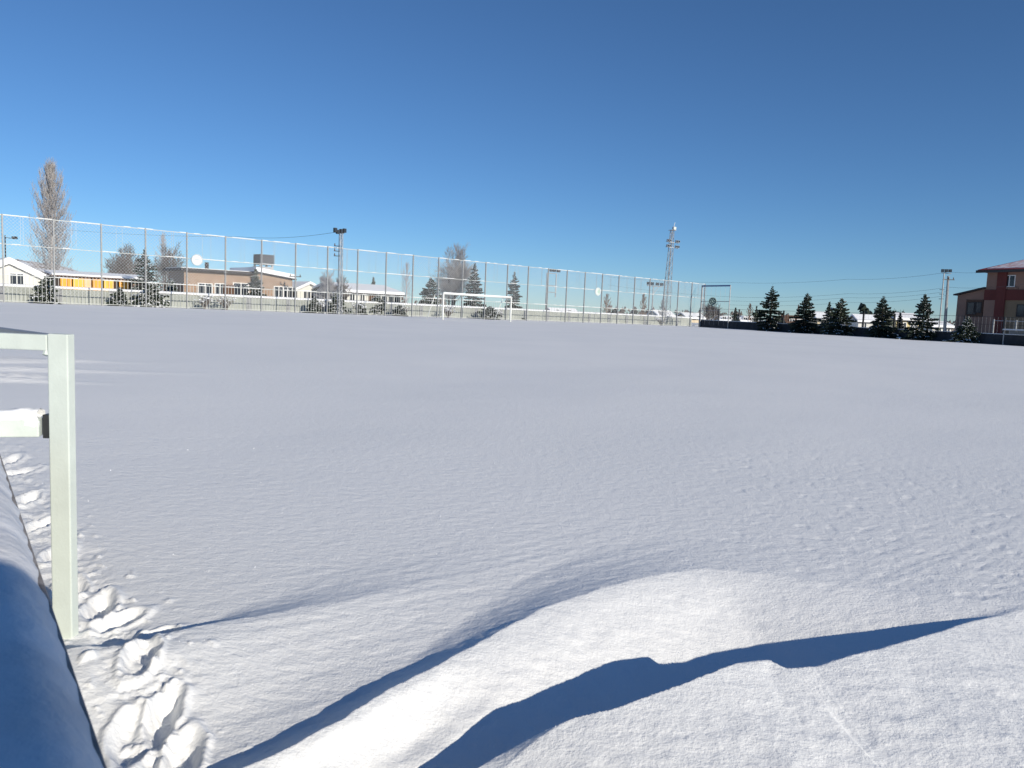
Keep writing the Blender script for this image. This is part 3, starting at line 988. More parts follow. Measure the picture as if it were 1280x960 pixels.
# small snowy shrubs between the fence and the wall
def shrub(px, off, h, w, seed, label, m='twig_grey', snow=.5):
    rnd = random.Random(seed)
    p = behind(px, off)
    t = thing('shrub', label, 'shrub', p, 0, 'shrubs between the tall fence and the wall')
    mb = MB(); sn = MB()
    for i in range(26):
        a = rnd.uniform(0, 6.28); rr = w * .5 * rnd.uniform(.3, 1)
        e = Vector((math.cos(a) * rr, math.sin(a) * rr, h * rnd.uniform(.5, 1)))
        mb.path([(0, 0, -.1), e * .5 + Vector((0, 0, .1)), e], [.02, .014, .006], 3)
        for k in range(4):
            q = e * rnd.uniform(.5, .95); b = rnd.uniform(0, 6.28)
            q2 = q + Vector((math.cos(b) * .2, math.sin(b) * .2, .18))
            mb.tube(q, q2, .010, .004, 3, False)
            if rnd.random() < snow:
                s = rnd.uniform(.05, .11)
                sn.add([q2 + Vector((s, 0, 0)), q2 + Vector((0, s, 0)), q2 + Vector((-s, 0, 0)), q2 + Vector((0, -s, 0)), q2 + Vector((0, 0, s * .7)), q2 - Vector((0, 0, s * .3))],
                       [(0, 1, 4), (1, 2, 4), (2, 3, 4), (3, 0, 4), (1, 0, 5), (2, 1, 5), (3, 2, 5), (0, 3, 5)])
    mb.build('crown', M[m], t); sn.build('snow_load', M['snow'], t)['kind'] = 'stuff'
for px, off, h, w, sd, lab in ((283, 1.6, .95, 1.5, 51, 'twiggy snow-dusted shrub below the brick building'), (256, 1.6, .9, 1.2, 56, 'dark shrub behind the bars below the round white sign'), (398, 1.7, 1.0, 1.9, 52, 'wide shrub behind the bars left of the power pole'),
                               (449, 1.7, .95, 1.4, 53, 'snowy shrub behind the bars below the long white building'), (504, 1.7, .9, 1.5, 54, 'dark shrub behind the bars left of the goal'), (560, 1.7, 1.0, 1.4, 57, 'shrub behind the bars at the left goal post'),
                               (617, 1.7, .95, 2.0, 55, 'wide shrub seen through the right half of the goal'), (826, 1.7, .8, 1.8, 58, 'shrub behind the fence near the foot of the lattice mast')):
    shrub(px, off, h, w, sd, lab)

# conifers along the right-hand wall
for px, top, wd, seed, snow, nd, lab in (
        (968, 357, 30, 61, .10, 'needle', 'tallest pointed dark spruce at the left of the row along the right wall'),
        (1012, 366, 32, 62, .10, 'needle', 'broad dark spruce, second of the row along the right wall'),
        (1055, 373, 36, 63, .22, 'needle2', 'open snow-flecked spruce in the middle of the row along the right wall'),
        (1107, 370, 30, 64, .10, 'needle', 'dark spruce left of the yellow house along the right wall'),
        (1158, 367, 32, 65, .22, 'needle', 'slim snow-flecked spruce just left of the three-lamp floodlight pole'),
        (1214, 396, 27, 66, .45, 'needle2', 'short snow-dusted spruce in front of the red-roofed building')):
    p = right_at(px, .7)
    h = hz(px, top, p.y, p.z)
    conifer(lab, p, h, wd * 1.17 * p.y / F / 2, seed, M[nd], snow, 'spruces along the right wall')
for px, top, Y, wd, seed, lab in ((944, 382, 105, 9, 71, 'tiny narrow dark conifer left of the tallest spruce'), (918, 384, 110, 12, 72, 'tiny dark conifer right of the corner panel'),
                                  (1034, 377, 88, 20, 73, 'dark pine with a bare trunk between the second and third spruces'), (1123, 391, 84, 14, 74, 'small dark tree beside the yellow house')):
    p = foot(px, Y); h = hz(px, top, Y, p.z)
    conifer(lab, p, h, wd * Y / F / 2, seed, M['needle'], .05, bare=.35 if px in (1034, 1123) else .06)
for px, top, Y, wd, seed, lab in ((936, 380, 150, 8, 75, 'thin bare poplar beside the tiny narrow conifer'), (996, 382, 150, 6, 76, 'thin brown bare poplar behind the second spruce')):
    p = foot(px, Y); h = hz(px, top, Y, p.z)
    poplar(lab, p, h, wd * Y / F / 2, seed, M['twig_brown'], 40, thin=.04)

# distant belts of trees and scrub (uncountable)
def tree_belt(name, x0, x1, Y, hm, seed, dens, m):
    rnd = random.Random(seed); mb = MB()
    for i in range(dens):
        px = rnd.uniform(x0, x1); y = Y * rnd.uniform(.9, 1.2)
        p = foot(px, y); h = hm * rnd.uniform(.5, 1.1)
        for k in range(16):
            a = rnd.uniform(0, 6.28); rr = h * .30 * rnd.random()
            q = p + Vector((math.cos(a) * rr, math.sin(a) * rr, h * rnd.uniform(.1, .9)))
            s = h * rnd.uniform(.06, .16)
            mb.add([q + Vector((-s, 0, -s)), q + Vector((s, .2 * s, -s * .6)), q + Vector((.2 * s, s, s)), q + Vector((0, -s, .6 * s))], [(0, 1, 2), (0, 1, 3), (1, 2, 3), (0, 2, 3)])
        mb.tube(p, p + Vector((0, 0, h)), .10, .03, 4)
    tag(mb.build(name, m), kind='stuff')
tree_belt('distant_treeline', 760, 1200, 210, 3.6, 3, 110, M['twig_grey'])
tree_belt('distant_treeline', 1075, 1130, 150, 4.8, 5, 40, M['needle'])
tree_belt('distant_treeline', 100, 560, 260, 4.6, 4, 60, M['twig_grey'])

# ------------------------------------------------------------------ buildings
def win(t, x, z, w, h, y=0.0, frame=None, bars=1):
    f = MB(); b = .07
    f.box(x, x + w, y - .05, y + .0, z, z + b); f.box(x, x + w, y - .05, y, z + h - b, z + h)
    f.box(x, x + b, y - .048, y, z + b, z + h - b); f.box(x + w - b, x + w, y - .048, y, z + b, z + h - b)
    for i in range(bars):
        c = x + w * (i + 1) / (bars + 1)
        f.box(c - b / 2, c + b / 2, y - .046, y, z + b, z + h - b)
    fo = f.build('window', frame or M['frame_white'], t)
    MB().box(x + b * .5, x + w - b * .5, y - .02, y - .004, z + b * .5, z + h - b * .5).build('pane', M['glass'], fo)
    return fo

def gable_house(name, label, px0, px1, Y0, eave_py, ridge_py, depth, rz, wall, roofm, windows, over=.35, ridge='along', snow=.22, cat='house', door=None):
    a = foot(px0, Y0)
    u = Vector((math.cos(rz), math.sin(rz), 0))
    lo, hi = .5, 60.0
    for _ in range(40):
        s = (lo + hi) / 2; p = a + u * s
        q = C3.transposed() @ Vector((p.x, p.y, p.z - EYE)); x = 640 + F * q.x / -q.z
        if x < px1: lo = s
        else: hi = s
    L = s
    t = thing(name, label, cat, a, rz)
    he = hz(px0, eave_py, Y0, a.z)
    hr = hz((px0 + px1) / 2, ridge_py, Y0 + u.y * L / 2, a.z)
    D = depth
    mb = MB()
    if ridge == 'along':
        mb.add([(0, 0, -.5), (L, 0, -.5), (L, D, -.5), (0, D, -.5), (0, 0, he), (L, 0, he), (L, D, he), (0, D, he), (0, D / 2, hr - .05), (L, D / 2, hr - .05)],
               [(0, 3, 2, 1), (0, 1, 5, 4), (2, 3, 7, 6), (1, 2, 6, 9, 5), (3, 0, 4, 8, 7), (4, 5, 9, 8), (7, 8, 9, 6)])
    else:
        mb.add([(0, 0, -.5), (L, 0, -.5), (L, D, -.5), (0, D, -.5), (0, 0, he), (L, 0, he), (L, D, he), (0, D, he), (L / 2, 0, hr - .05), (L / 2, D, hr - .05)],
               [(0, 3, 2, 1), (1, 2, 6, 5), (3, 0, 4, 7), (0, 1, 5, 8, 4), (2, 3, 7, 9, 6), (4, 8, 9, 7), (5, 6, 9, 8)])
    mb.build('wall', wall, t)
    def roofshape(m, th, z, ov):
        if ridge == 'along':
            k = (hr - he) / (D / 2)
            for s0, s1 in ((-ov, D / 2), (D + ov, D / 2)):
                zz = he - k * ov
                m.add([(-ov, s0, zz + z), (L + ov, s0, zz + z), (L + ov, s1, hr + z), (-ov, s1, hr + z), (-ov, s0, zz + z + th), (L + ov, s0, zz + z + th), (L + ov, s1, hr + z + th), (-ov, s1, hr + z + th)],
                      [(0, 3, 2, 1), (4, 5, 6, 7), (0, 1, 5, 4), (1, 2, 6, 5), (2, 3, 7, 6), (3, 0, 4, 7)])
        else:
            k = (hr - he) / (L / 2)
            for s0, s1 in ((-ov, L / 2), (L + ov, L / 2)):
                zz = he - k * ov
                m.add([(s0, -ov, zz + z), (s0, D + ov, zz + z), (s1, D + ov, hr + z), (s1, -ov, hr + z), (s0, -ov, zz + z + th), (s0, D + ov, zz + z + th), (s1, D + ov, hr + z + th), (s1, -ov, hr + z + th)],
                      [(0, 3, 2, 1), (4, 5, 6, 7), (0, 1, 5, 4), (1, 2, 6, 5), (2, 3, 7, 6), (3, 0, 4, 7)])
    m = MB(); roofshape(m, .10, .01, over); ro = m.build('roof', roofm, t)
    if snow:
        m = MB(); roofshape(m, snow, .113, over - .06); m.build('snow', M['snow'], ro)
    for (x, z, w, h) in windows:
        win(t, x * L, z, w, h)
    if door:
        x, w, h = door
        d = MB().box(x * L, x * L + w, -.05, 0, 0, h).build('door', M['brown_trim'], t)
        MB().box(x * L + w - .16, x * L + w - .08, -.09, -.05, h * .45, h * .52).build('handle', M['galv'], d)
    return t, L, he, hr

# white house with a deep snowy roof, far left
gable_house('white_house', 'low white house under a deep snowy roof at the left edge behind the fence', -30, 52, fence_depth(0) + 14, 345, 330, 7, FRZ, M['white_wall'], M['frame_white'],
            [(.50, .9, 1.0, 1.1), (.12, .9, 1.0, 1.1)], ridge='across', snow=.42)

def orange_shed():
    rz = FRZ; Y0 = fence_depth(74) + 15
    a = foot(72, Y0)
    u = Vector((math.cos(rz), math.sin(rz), 0))
    t = thing('orange_shed', 'row of orange and amber boards under a snow-covered lean-to roof behind the fence', 'shed', a, rz)
    h = hz(72, 343.5, Y0, a.z)
    def sx(px):
        lo, hi = -2., 40.
        for _ in range(40):
            s = (lo + hi) / 2; p = a + u * s
            q = C3.transposed() @ Vector((p.x, p.y, p.z - EYE)); x = 640 + F * q.x / -q.z
            if x < px: lo = s
            else: hi = s
        return s
    L = sx(173)
    MB().box(-.3, L + .3, .10, 2.2, -.4, h - .10).build('back_wall', M['dark_trim'], t)
    for x0, x1, m in ((75, 83, 'orange'), (83.5, 89, 'orange'), (90.5, 97, 'yellow'), (97.5, 104, 'yellow'), (104.5, 113, 'pale_orange'), (115, 121, 'orange'), (121.5, 126, 'orange'), (129, 135, 'yellow'), (135.5, 141, 'yellow'), (148, 154, 'orange'), (154.5, 160, 'orange'), (164, 171, 'pale_orange')):
        b = MB().box(sx(x0), sx(x1), -.3, -.22, .2, h - .17).build('board', M[m], t)
    c = MB()
    for x in (74, 114, 127.5, 144, 162, 173):
        MB().box(sx(x) - .06, sx(x) + .06, -.05, .06, -.4, h - .1).build('post', M['brown_trim'], t)
    r = MB(); r.add([(-.5, -.5, h - .12), (L + .5, -.5, h - .12), (L + .5, 2.4, h + .1), (-.5, 2.4, h + .1), (-.5, -.5, h - .02), (L + .5, -.5, h - .02), (L + .5, 2.4, h + .2), (-.5, 2.4, h + .2)],
                    [(0, 3, 2, 1), (4, 5, 6, 7), (0, 1, 5, 4), (1, 2, 6, 5), (2, 3, 7, 6), (3, 0, 4, 7)])
    ro = r.build('roof', M['brown_trim'], t)
    r = MB(); r.add([(-.45, -.45, h - .015), (L + .45, -.45, h - .015), (L + .45, 2.35, h + .203), (-.45, 2.35, h + .203), (-.45, -.42, h + .12), (L + .45, -.42, h + .12), (L + .45, 2.3, h + .42), (-.45, 2.3, h + .42)],
                    [(0, 3, 2, 1), (4, 5, 6, 7), (0, 1, 5, 4), (1, 2, 6, 5), (2, 3, 7, 6), (3, 0, 4, 7)])
    r.build('snow', M['snow'], ro)
orange_shed()

def brick_building():
    rz = FRZ; Y0 = fence_depth(228) + 17
    a = foot(230, Y0); u = Vector((math.cos(rz), math.sin(rz), 0))
    def sx(px):
        lo, hi = -2., 60.
        for _ in range(40):
            s = (lo + hi) / 2; p = a + u * s
            q = C3.transposed() @ Vector((p.x, p.y, p.z - EYE)); x = 640 + F * q.x / -q.z
            if x < px: lo = s
            else: hi = s
        return s
    t = thing('brick_building', 'long brown brick building with a flat dark roof edge and a snowy gabled right wing', 'building', a, rz)
    h = hz(230, 338, Y0, a.z); L1 = sx(313); L2 = sx(358)
    MB().box(0, L1, 0, 4, -.5, h).build('wall', M['brick'], t)
    ro = MB().box(-.4, L1 + .1, -.5, 4.4, h + .003, h + .22).build('roof', M['dark_trim'], t)
    MB().box(-.2, L1, .1, 4.2, h + .224, h + .29).build('snow', M['snow'], ro)
    MB().tube((L1 * .42, 1.5, h + .2), (L1 * .42, 1.5, h + .9), .18, n=8).build('chimney', M['dark_trim'], ro)
    Y2 = Y0 + u.y * L2
    h2 = hz(358, 350, Y2, a.z); h3 = hz(318, 341, Y0 + u.y * L1, a.z)
    D0 = 1.2
    w = MB(); w.add([(L1 + .01, -D0, -.5), (L2, -D0, -.5), (L2, 4.5, -.5), (L1 + .01, 4.5, -.5), (L1 + .01, -D0, h3), (L2, -D0, h2), (L2, 4.5, h2), (L1 + .01, 4.5, h3)],
                    [(0, 3, 2, 1), (4, 5, 6, 7), (0, 1, 5, 4), (1, 2, 6, 5), (2, 3, 7, 6), (3, 0, 4, 7)])
    w.build('wing_wall', M['brick'], t)
    def slope(m, z0, th, o):
        m.add([(L1 - .1, -D0 - o, h3 + z0), (L2 + o, -D0 - o, h2 + z0), (L2 + o, 4.7, h2 + z0), (L1 - .1, 4.7, h3 + z0), (L1 - .1, -D0 - o, h3 + z0 + th), (L2 + o, -D0 - o, h2 + z0 + th), (L2 + o, 4.7, h2 + z0 + th), (L1 - .1, 4.7, h3 + z0 + th)],
              [(0, 3, 2, 1), (4, 5, 6, 7), (0, 1, 5, 4), (1, 2, 6, 5), (2, 3, 7, 6), (3, 0, 4, 7)])
    m = MB(); slope(m, .005, .1, .3); r2 = m.build('wing_roof', M['dark_trim'], t)
    m = MB(); slope(m, .108, .4, .25); m.build('snow', M['snow'], r2)
    for px, w_, z0, hh in ((247, 1.3, .9, 1.15), (291, 1.5, .9, 1.35), (268, 1.0, 1.0, 1.1), (335, 1.0, .9, 1.2), (346, 1.0, .9, 1.2)):
        win(t, sx(px), z0, w_, hh, -D0 if px > 320 else 0)
    d = MB().box(sx(279), sx(279) + 1.0, -.05, 0, -.1, 2.0).build('door', M['brown_trim'], t)
    MB().box(sx(279) + .82, sx(279) + .9, -.10, -.05, .9, 1.05).build('handle', M['galv'], d)
brick_building()

def water_tank():
    Y = fence_depth(329) + 42
    p = foot(329, Y)
    t = thing('roof_water_tank', 'dark louvred tank on a pale stand rising behind the brick building', 'water tank', p, FRZ + .1)
    zt1 = hz(329, 318, Y, p.z); zb = hz(329, 331, Y, p.z); W = 20 * Y / F / 2
    m = MB().box(-W * .93, W * .93, -W * .8, W * .8, zb, zt1 - .05).build('tank_body', M['dark_trim'], t)
    n = 7
    sl = None
    for i in range(n):
        z = zb + (zt1 - zb) * (i + .1) / n
        hh = (zt1 - zb) / n * .62
        MB().box(-W, W, -W * .9, -W * .81, z, z + hh).build('louvre', M['louvre'], t)
    z2 = hz(329, 338, Y, p.z)
    MB().box(-W * 1.02, W * .8, -W * .85, W * .85, z2, z2 + (zb - z2) * .62).build('platform', M['galv'], t)
    leg = MB(); leg.box(-.1, .1, -.1, .1, -.5, zb)
    l0 = leg.build('leg', M['galv'], t, loc=(-W * .8, -W * .7, 0))
    for sx_, sy_ in ((1, -1), (1, 1), (-1, 1)): copy_part(l0, t, (sx_ * W * .8, sy_ * W * .7, 0))
water_tank()

gable_house('white_cottage', 'small white gabled cottage right of the brick building', 371, 401, fence_depth(371) + 18, 362, 355, 6, FRZ, M['white_wall'], M['frame_white'],
            [(.25, .7, .8, 1.2), (.55, .7, .8, 1.2)], ridge='across', snow=.15)
gable_house('white_building', 'long white building with narrow windows and a snowy roof right of the power pole', 432, 500, fence_depth(432) + 12, 366, 359, 7, FRZ, M['white_wall'], M['dark_trim'],
            [(.06, .6, .6, 1.3), (.24, .6, .6, 1.3), (.50, .6, 1.6, 1.1), (.74, .6, 1.6, 1.1)], ridge='along', snow=.25, cat='building', door=(.40, .9, 2.0))
# distant village beyond the corner
for nm, px0, px1, Y, ev, rg, w, r, lab in (
        ('village_house', 690, 722, 200, 391, 387, 'white_wall', 'dark_trim', 'far snow-roofed house between the double floodlight posts and the crescent sign'),
        ('village_house', 822, 842, 175, 395, 390, 'white_wall', 'dark_trim', 'far snow-roofed house seen through the foot of the lattice mast'),
        ('village_house', 858, 880, 180, 398, 393, 'cream_wall', 'dark_trim', 'far snow-roofed house left of the corner panel'),
        ('village_house', 926, 942, 150, 402, 397.5, 'white_wall', 'dark_trim', 'small snow-covered hut behind the low wall left of the tallest spruce'),
        ('village_house', 900, 914, 160, 401, 397, 'white_wall', 'dark_trim', 'small snowy roof beyond the corner panel sign'),
        ('village_house', 983, 1003, 130, 402, 395, 'dark_trim', 'brown_trim', 'dark low shed between the first and second spruces'),
        ('village_house', 1021, 1042, 110, 400, 393, 'cream_wall', 'dark_trim', 'cream house with a snowy roof between the second and third spruces'),
        ('village_house', 1072, 1100, 130, 402, 396, 'white_wall', 'dark_trim', 'white snow-roofed house between the third and fourth spruces'),
        ('village_house', 1119, 1147, 95, 400, 395, 'yellow_wall', 'dark_trim', 'pale yellow sunlit house with a snowy roof right of the fourth spruce'),
        ('village_house', 1165, 1188, 110, 409, 405, 'white_wall', 'dark_trim', 'white house with a snowy roof behind the floodlight pole at the right')):
    sn = 0.0 if w == 'dark_trim' else .30
    t, L, he, hr = gable_house(nm, lab, px0, px1, Y, ev, rg, 3.5, R(4) if px0 > 890 else R(30), M[w], M[r], [(.15, he_ * .3, .9, 1.0) for he_ in (2.2,)] + [(.62, .66, .9, 1.0)], ridge='along', snow=sn)
    t['group'] = 'village houses beyond the field'

def red_building():
    rz = RRZ
    Y0 = 74.0
    a = foot(1226, Y0); u = Vector((math.cos(rz), math.sin(rz), 0))
    t = thing('red_roofed_building', 'two-storey dusty pink and maroon building with a snow-dusted red roof at the right edge', 'building', a, rz)
    def sx(px):
        lo, hi = -10., 60.
        for _ in range(40):
            s = (lo + hi) / 2; p = a + u * s
            q = C3.transposed() @ Vector((p.x, p.y, p.z - EYE)); x = 640 + F * q.x / -q.z
            if x < px: lo = s
            else: hi = s
        return s
    def zz(px, py):
        return hz(px, py, Y0 + u.y * sx(px), a.z)
    L = 16.0; D = 11.0
    he = zz(1226, 340); zb0, zb1 = zz(1240, 375), zz(1240, 362)
    MB().box(0, L, 0, D, -.6, zb0).build('wall', M['ochre'], t)
    MB().box(-.06, L + .06, -.10, D + .06, zb0 + .003, zb1).build('band', M['maroon'], t)
    MB().box(0, L, 0, D, zb1 + .003, he).build('upper_wall', M['pink_wall'], t)
    x0 = sx(1240)
    MB().box(x0, x0 + .85, -.18, -.003, -.5, he - .02).build('pilaster', M['maroon'], t)
    MB().box(0.02, x0 - .02, -.12, -.003, -.5, zb0 - .01).build('corner_panel', M['pink_wall'], t)
    ov = .6; hr = he + 2.6
    m = MB()
    m.add([(-ov, -ov, he), (L + ov, -ov, he), (L + ov, D + ov, he), (-ov, D + ov, he), (-ov, -ov, he + .22), (L + ov, -ov, he + .22), (L + ov, D + ov, he + .22), (-ov, D + ov, he + .22), (5.5, D / 2, hr), (L - 5.5, D / 2, hr)],
          [(0, 3, 2, 1), (0, 1, 5, 4), (1, 2, 6, 5), (2, 3, 7, 6), (3, 0, 4, 7), (4, 5, 9, 8), (5, 6, 9), (6, 7, 8, 9), (7, 4, 8)])
    ro = m.build('roof', M['red_roof'], t)
    mm = bpy.data.materials.new('snow_dusted_sheet'); mm.use_nodes = True
    nt = mm.node_tree; b = nt.nodes['Principled BSDF']
    tc = nt.nodes.new('ShaderNodeTexCoord'); wv = nt.nodes.new('ShaderNodeTexNoise'); wv.inputs['Scale'].default_value = 2.2; wv.inputs['Detail'].default_value = 5
    nt.links.new(tc.outputs['Object'], wv.inputs['Vector'])
    rp = nt.nodes.new('ShaderNodeValToRGB'); rp.color_ramp.elements[0].position = .35; rp.color_ramp.elements[1].position = .65
    rp.color_ramp.elements[0].color = (.62, .40, .39, 1); rp.color_ramp.elements[1].color = (.82, .77, .79, 1)
    nt.links.new(wv.outputs['Fac'], rp.inputs['Fac']); nt.links.new(rp.outputs['Color'], b.inputs['Base Color']); b.inputs['Roughness'].default_value = .8
    m = MB(); e = .25
    m.add([(-ov + e + .5, -ov + e, he + .30), (L + ov - e, -ov + e, he + .30), (L - 5.4, D / 2 - .1, hr + .03), (5.8, D / 2 - .1, hr + .03), (-ov + e + .5, -ov + e, he + .36), (L + ov - e, -ov + e, he + .36), (L - 5.4, D / 2 - .1, hr + .09), (5.8, D / 2 - .1, hr + .09)],
          [(0, 3, 2, 1), (4, 5, 6, 7), (0, 1, 5, 4), (1, 2, 6, 5), (2, 3, 7, 6), (3, 0, 4, 7)])
    m.build('snow', mm, ro)
    MB().box(-ov - .1, L + ov + .1, -ov - .12, -ov - .003, he - .08, he + .16).build('gutter', M['dark_trim'], ro)
    win(t, sx(1247), zz(1250, 358.5), 1.05, 1.10, -.003, M['frame_white'], 1)
    win(t, sx(1266.5), zz(1268, 396), 2.0, 1.15, -.003, M['dark_trim'], 2)
    MB().box(sx(1244), sx(1244) + 1.6, -.14, -.003, zz(1250, 360.5), zz(1250, 359.2)).build('sill', M['pink_wall'], t)
    # single-storey wing on the left, its lean-to roof falling away from the house
    wl = sx(1191.5)
    zl, zr = zz(1192, 369), zz(1222, 360.5)
    m = MB(); m.add([(wl, .05, -.6), (-.005, .05, -.6), (-.005, 8, -.6), (wl, 8, -.6), (wl, .05, zl), (-.005, .05, zr), (-.005, 8, zr), (wl, 8, zl)],
                    [(0, 3, 2, 1), (4, 5, 6, 7), (0, 1, 5, 4), (1, 2, 6, 5), (2, 3, 7, 6), (3, 0, 4, 7)])
    m.build('wing_wall', M['pink_wall'], t)
    m = MB(); m.add([(wl - .25, -.3, zl - .02), (-.012, -.3, zr + .01), (-.012, 8.2, zr + .01), (wl - .25, 8.2, zl - .02), (wl - .25, -.3, zl + .12), (-.012, -.3, zr + .15), (-.012, 8.2, zr + .15), (wl - .25, 8.2, zl + .12)],
                    [(0, 3, 2, 1), (4, 5, 6, 7), (0, 1, 5, 4), (1, 2, 6, 5), (2, 3, 7, 6), (3, 0, 4, 7)])
    m.build('wing_roof', M['dark_trim'], t)
    MB().box(sx(1203.5), -.1, -.02, .04, zz(1210, 396), zz(1210, 374.5)).build('window_surround', M['brown_trim'], t)
    win(t, sx(1205), zz(1210, 393), .9, 1.2, -.025, M['dark_trim'], 0)
    win(t, sx(1213.5), zz(1214, 391), .75, 1.05, -.025, M['dark_trim'], 0)
red_building()

# white-posted garden fence and team shelter at the right edge
def garden_fence():
    p0 = right_at(1228, -1.2)
    t = thing('white_post_fence', 'wire fence with pale square posts in front of the red-roofed building', 'fence', p0, RRZ)
    h = 1.95; sp = 1.7
    a = MB().box(-.05, .05, -.05, .05, -.4, h).build('post', M['grey_metal'], t)
    b = MB().beam((.07, 0, h - .1), (sp - .07, 0, h - .1), .03, .03).build('rail', M['wire'], t)
    c = MB().beam((.07, 0, .75), (sp - .07, 0, .75), .03, .03).build('rail', M['wire'], t)
    for i in range(1, 10):
        z = float(zt(p0.x + ru.x * sp * i, p0.y + ru.y * sp * i)) - p0.z
        for o in (a, b, c): copy_part(o, t, (sp * i, 0, z))
garden_fence()

def shelter():
    p0 = right_at(1263, 1.0)
    t = thing('team_shelter', 'small clear-panelled team shelter with a thin white frame at the right edge', 'shelter', p0, RRZ + R(8))
    L = 5.0; h = 1.12; d = .95
    for x in (0, L / 3, 2 * L / 3, L):
        for y in (0, d):
            MB().box(x - .03, x + .03, y - .03, y + .03, -.4, h if y else h - .1).build('post', M['grey_metal'], t)
    MB().box(-.08, L + .08, -.12, d + .1, h + .003, h + .06).build('roof', M['galv'], t)
    MB().box(-.06, L + .06, -.08, d + .08, h + .063, h + .11).build('snow', M['snow'], t)
    for i in range(3):
        MB().box(L * i / 3 + .04, L * (i + 1) / 3 - .04, d - .012, d + .012, .2, h - .02).build('panel', M['clear'], t)
    MB().box(.1, L - .1, d - .42, d - .05, .12, .2).build('bench_seat', M['dark_metal'], t)
shelter()

# ------------------------------------------------------------------ poles and masts
def lamp_head(mb, x, y, z, w=.30, h=.26):
    mb.box(x - w / 2, x + w / 2, y - .12, y + .1, z - h / 2, z + h / 2)

def lattice_mast(t, h, b0, b1, n, m, leg_r, br_r, z0=-.4):
    legs = []
    for sx_, sy_ in ((-1, -1), (1, -1), (1, 1), (-1, 1)):
        MB().tube((sx_ * b0 / 2, sy_ * b0 / 2, z0), (sx_ * b1 / 2, sy_ * b1 / 2, h), leg_r, n=5).build('leg', m, t)
    mb = MB(); c = [(-1, -1), (1, -1), (1, 1), (-1, 1)]
    for i in range(n):
        za, zb = h * i / n, h * (i + 1) / n
        wa = (b0 + (b1 - b0) * i / n) / 2; wb = (b0 + (b1 - b0) * (i + 1) / n) / 2
        for k in range(4):
            a, b = c[k], c[(k + 1) % 4]
            if i % 2: a, b = b, a
            mb.tube((a[0] * wa, a[1] * wa, za), (b[0] * wb, b[1] * wb, zb), br_r, n=4)
            mb.tube((a[0] * wb, a[1] * wb, zb), (b[0] * wb, b[1] * wb, zb), br_r, n=4)
    mb.build('bracing', m, t)['kind'] = 'stuff'

def power_pole():
    Y = fence_depth(424) - .9
    p = foot(424.5, Y)
    t = thing('power_pole', 'lattice power pole with dark lamps clustered at its top rising through the long fence', 'pole', p, FRZ)
    h = hz(424, 290, Y, p.z)
    lattice_mast(t, h, .27, .20, 16, M['galv'], .026, .014)
    MB().beam((-.62, 0, h - .05), (.25, 0, h - .05), .07, .07).build('crossarm', M['dark_metal'], t)
    for x, z in ((-.55, .10), (-.33, -.02), (-.05, .06), (.22, .12)):
        lm = MB(); lamp_head(lm, x, -.1, h + z, .21, .30); o = lm.build('lamp', M['dark_metal'], t)
        MB().box(x - .08, x + .08, -.235, -.222, h + z - .11, h + z + .11).build('lens', M['glass'], o)
    for dz in (1.05, 1.42, 1.78):
        MB().beam((-.55, 0, h - dz), (-.1, 0, h - dz), .05, .05).build('insulator_arm', M['dark_metal'], t)
        MB().tube((-.5, 0, h - dz), (-.5, 0, h - dz + .18), .045, .03, 8).build('insulator', M['brown_trim'], t)
power_pole()

def tall_mast():
    Y = fence_depth(832) + 5
    p = foot(831, Y)
    t = thing('floodlight_mast', 'tall tapering lattice floodlight mast leaning above the far fence', 'floodlight', p, .5)
    h = hz(841, 288, Y, p.z)
    lattice_mast(t, h, .78, .30, 20, M['grey_metal'], .036, .018)
    t.rotation_euler = (0, R(1.5), .5)
    for z in (h * .82, h * .875):
        MB().beam((-.95, -.2, z), (.95, -.2, z), .06, .06).build('crossarm', M['galv'], t)
        for x in (-.8, -.5, .5, .8):
            lm = MB(); lm.box(x - .12, x + .12, -.45, -.23, z + .04, z + .28); o = lm.build('lamp', M['galv'], t)
            MB().box(x - .10, x + .10, -.465, -.453, z + .06, z + .26).build('lens', M['glass'], o)
    MB().box(-.32, .32, -.32, .32, h + .002, h + .05).build('platform', M['galv'], t)
    lm = MB(); lm.box(-.19, .19, -.45, -.2, h + .06, h + .40); o = lm.build('lamp', M['galv'], t)
    MB().box(-.16, .16, -.47, -.453, h + .09, h + .37).build('lens', M['lamp_glass'], o)
    MB().tube((.1, 0, h + .05), (.3, 0, h + .95), .03, n=6).build('antenna', M['galv'], t)
tall_mast()

def double_floodlight():
    Y = fence_depth(686) + 8
    p = foot(681.5, Y)
    t = thing('double_post_floodlight', 'two-post floodlight frame with lamps in a row behind the fence right of the goal', 'floodlight', p, FRZ)
    h = hz(683, 341, Y, p.z)
    W = 12 * Y / F / .75
    MB().tube((0, 0, -.4), (0, 0, h), .09, .07, 8).build('post', M['grey_metal'], t)
    MB().tube((W, 0, h * .50), (W, 0, h), .06, n=8).build('post', M['galv'], t)
    for z in (h - .02, h * .74, h * .60): MB().beam((.09, 0, z), (W - .06, 0, z), .06, .07).build('crossarm', M['grey_metal'], t)
    for x in (.35 * W, .7 * W, 1.15 * W):
        lm = MB(); lamp_head(lm, x, -.1, h + .30, .34, .28); o = lm.build('lamp', M['dark_metal'], t)
        MB().box(x - .14, x + .14, -.235, -.222, h + .19, h + .41).build('lens', M['glass'], o)
double_floodlight()

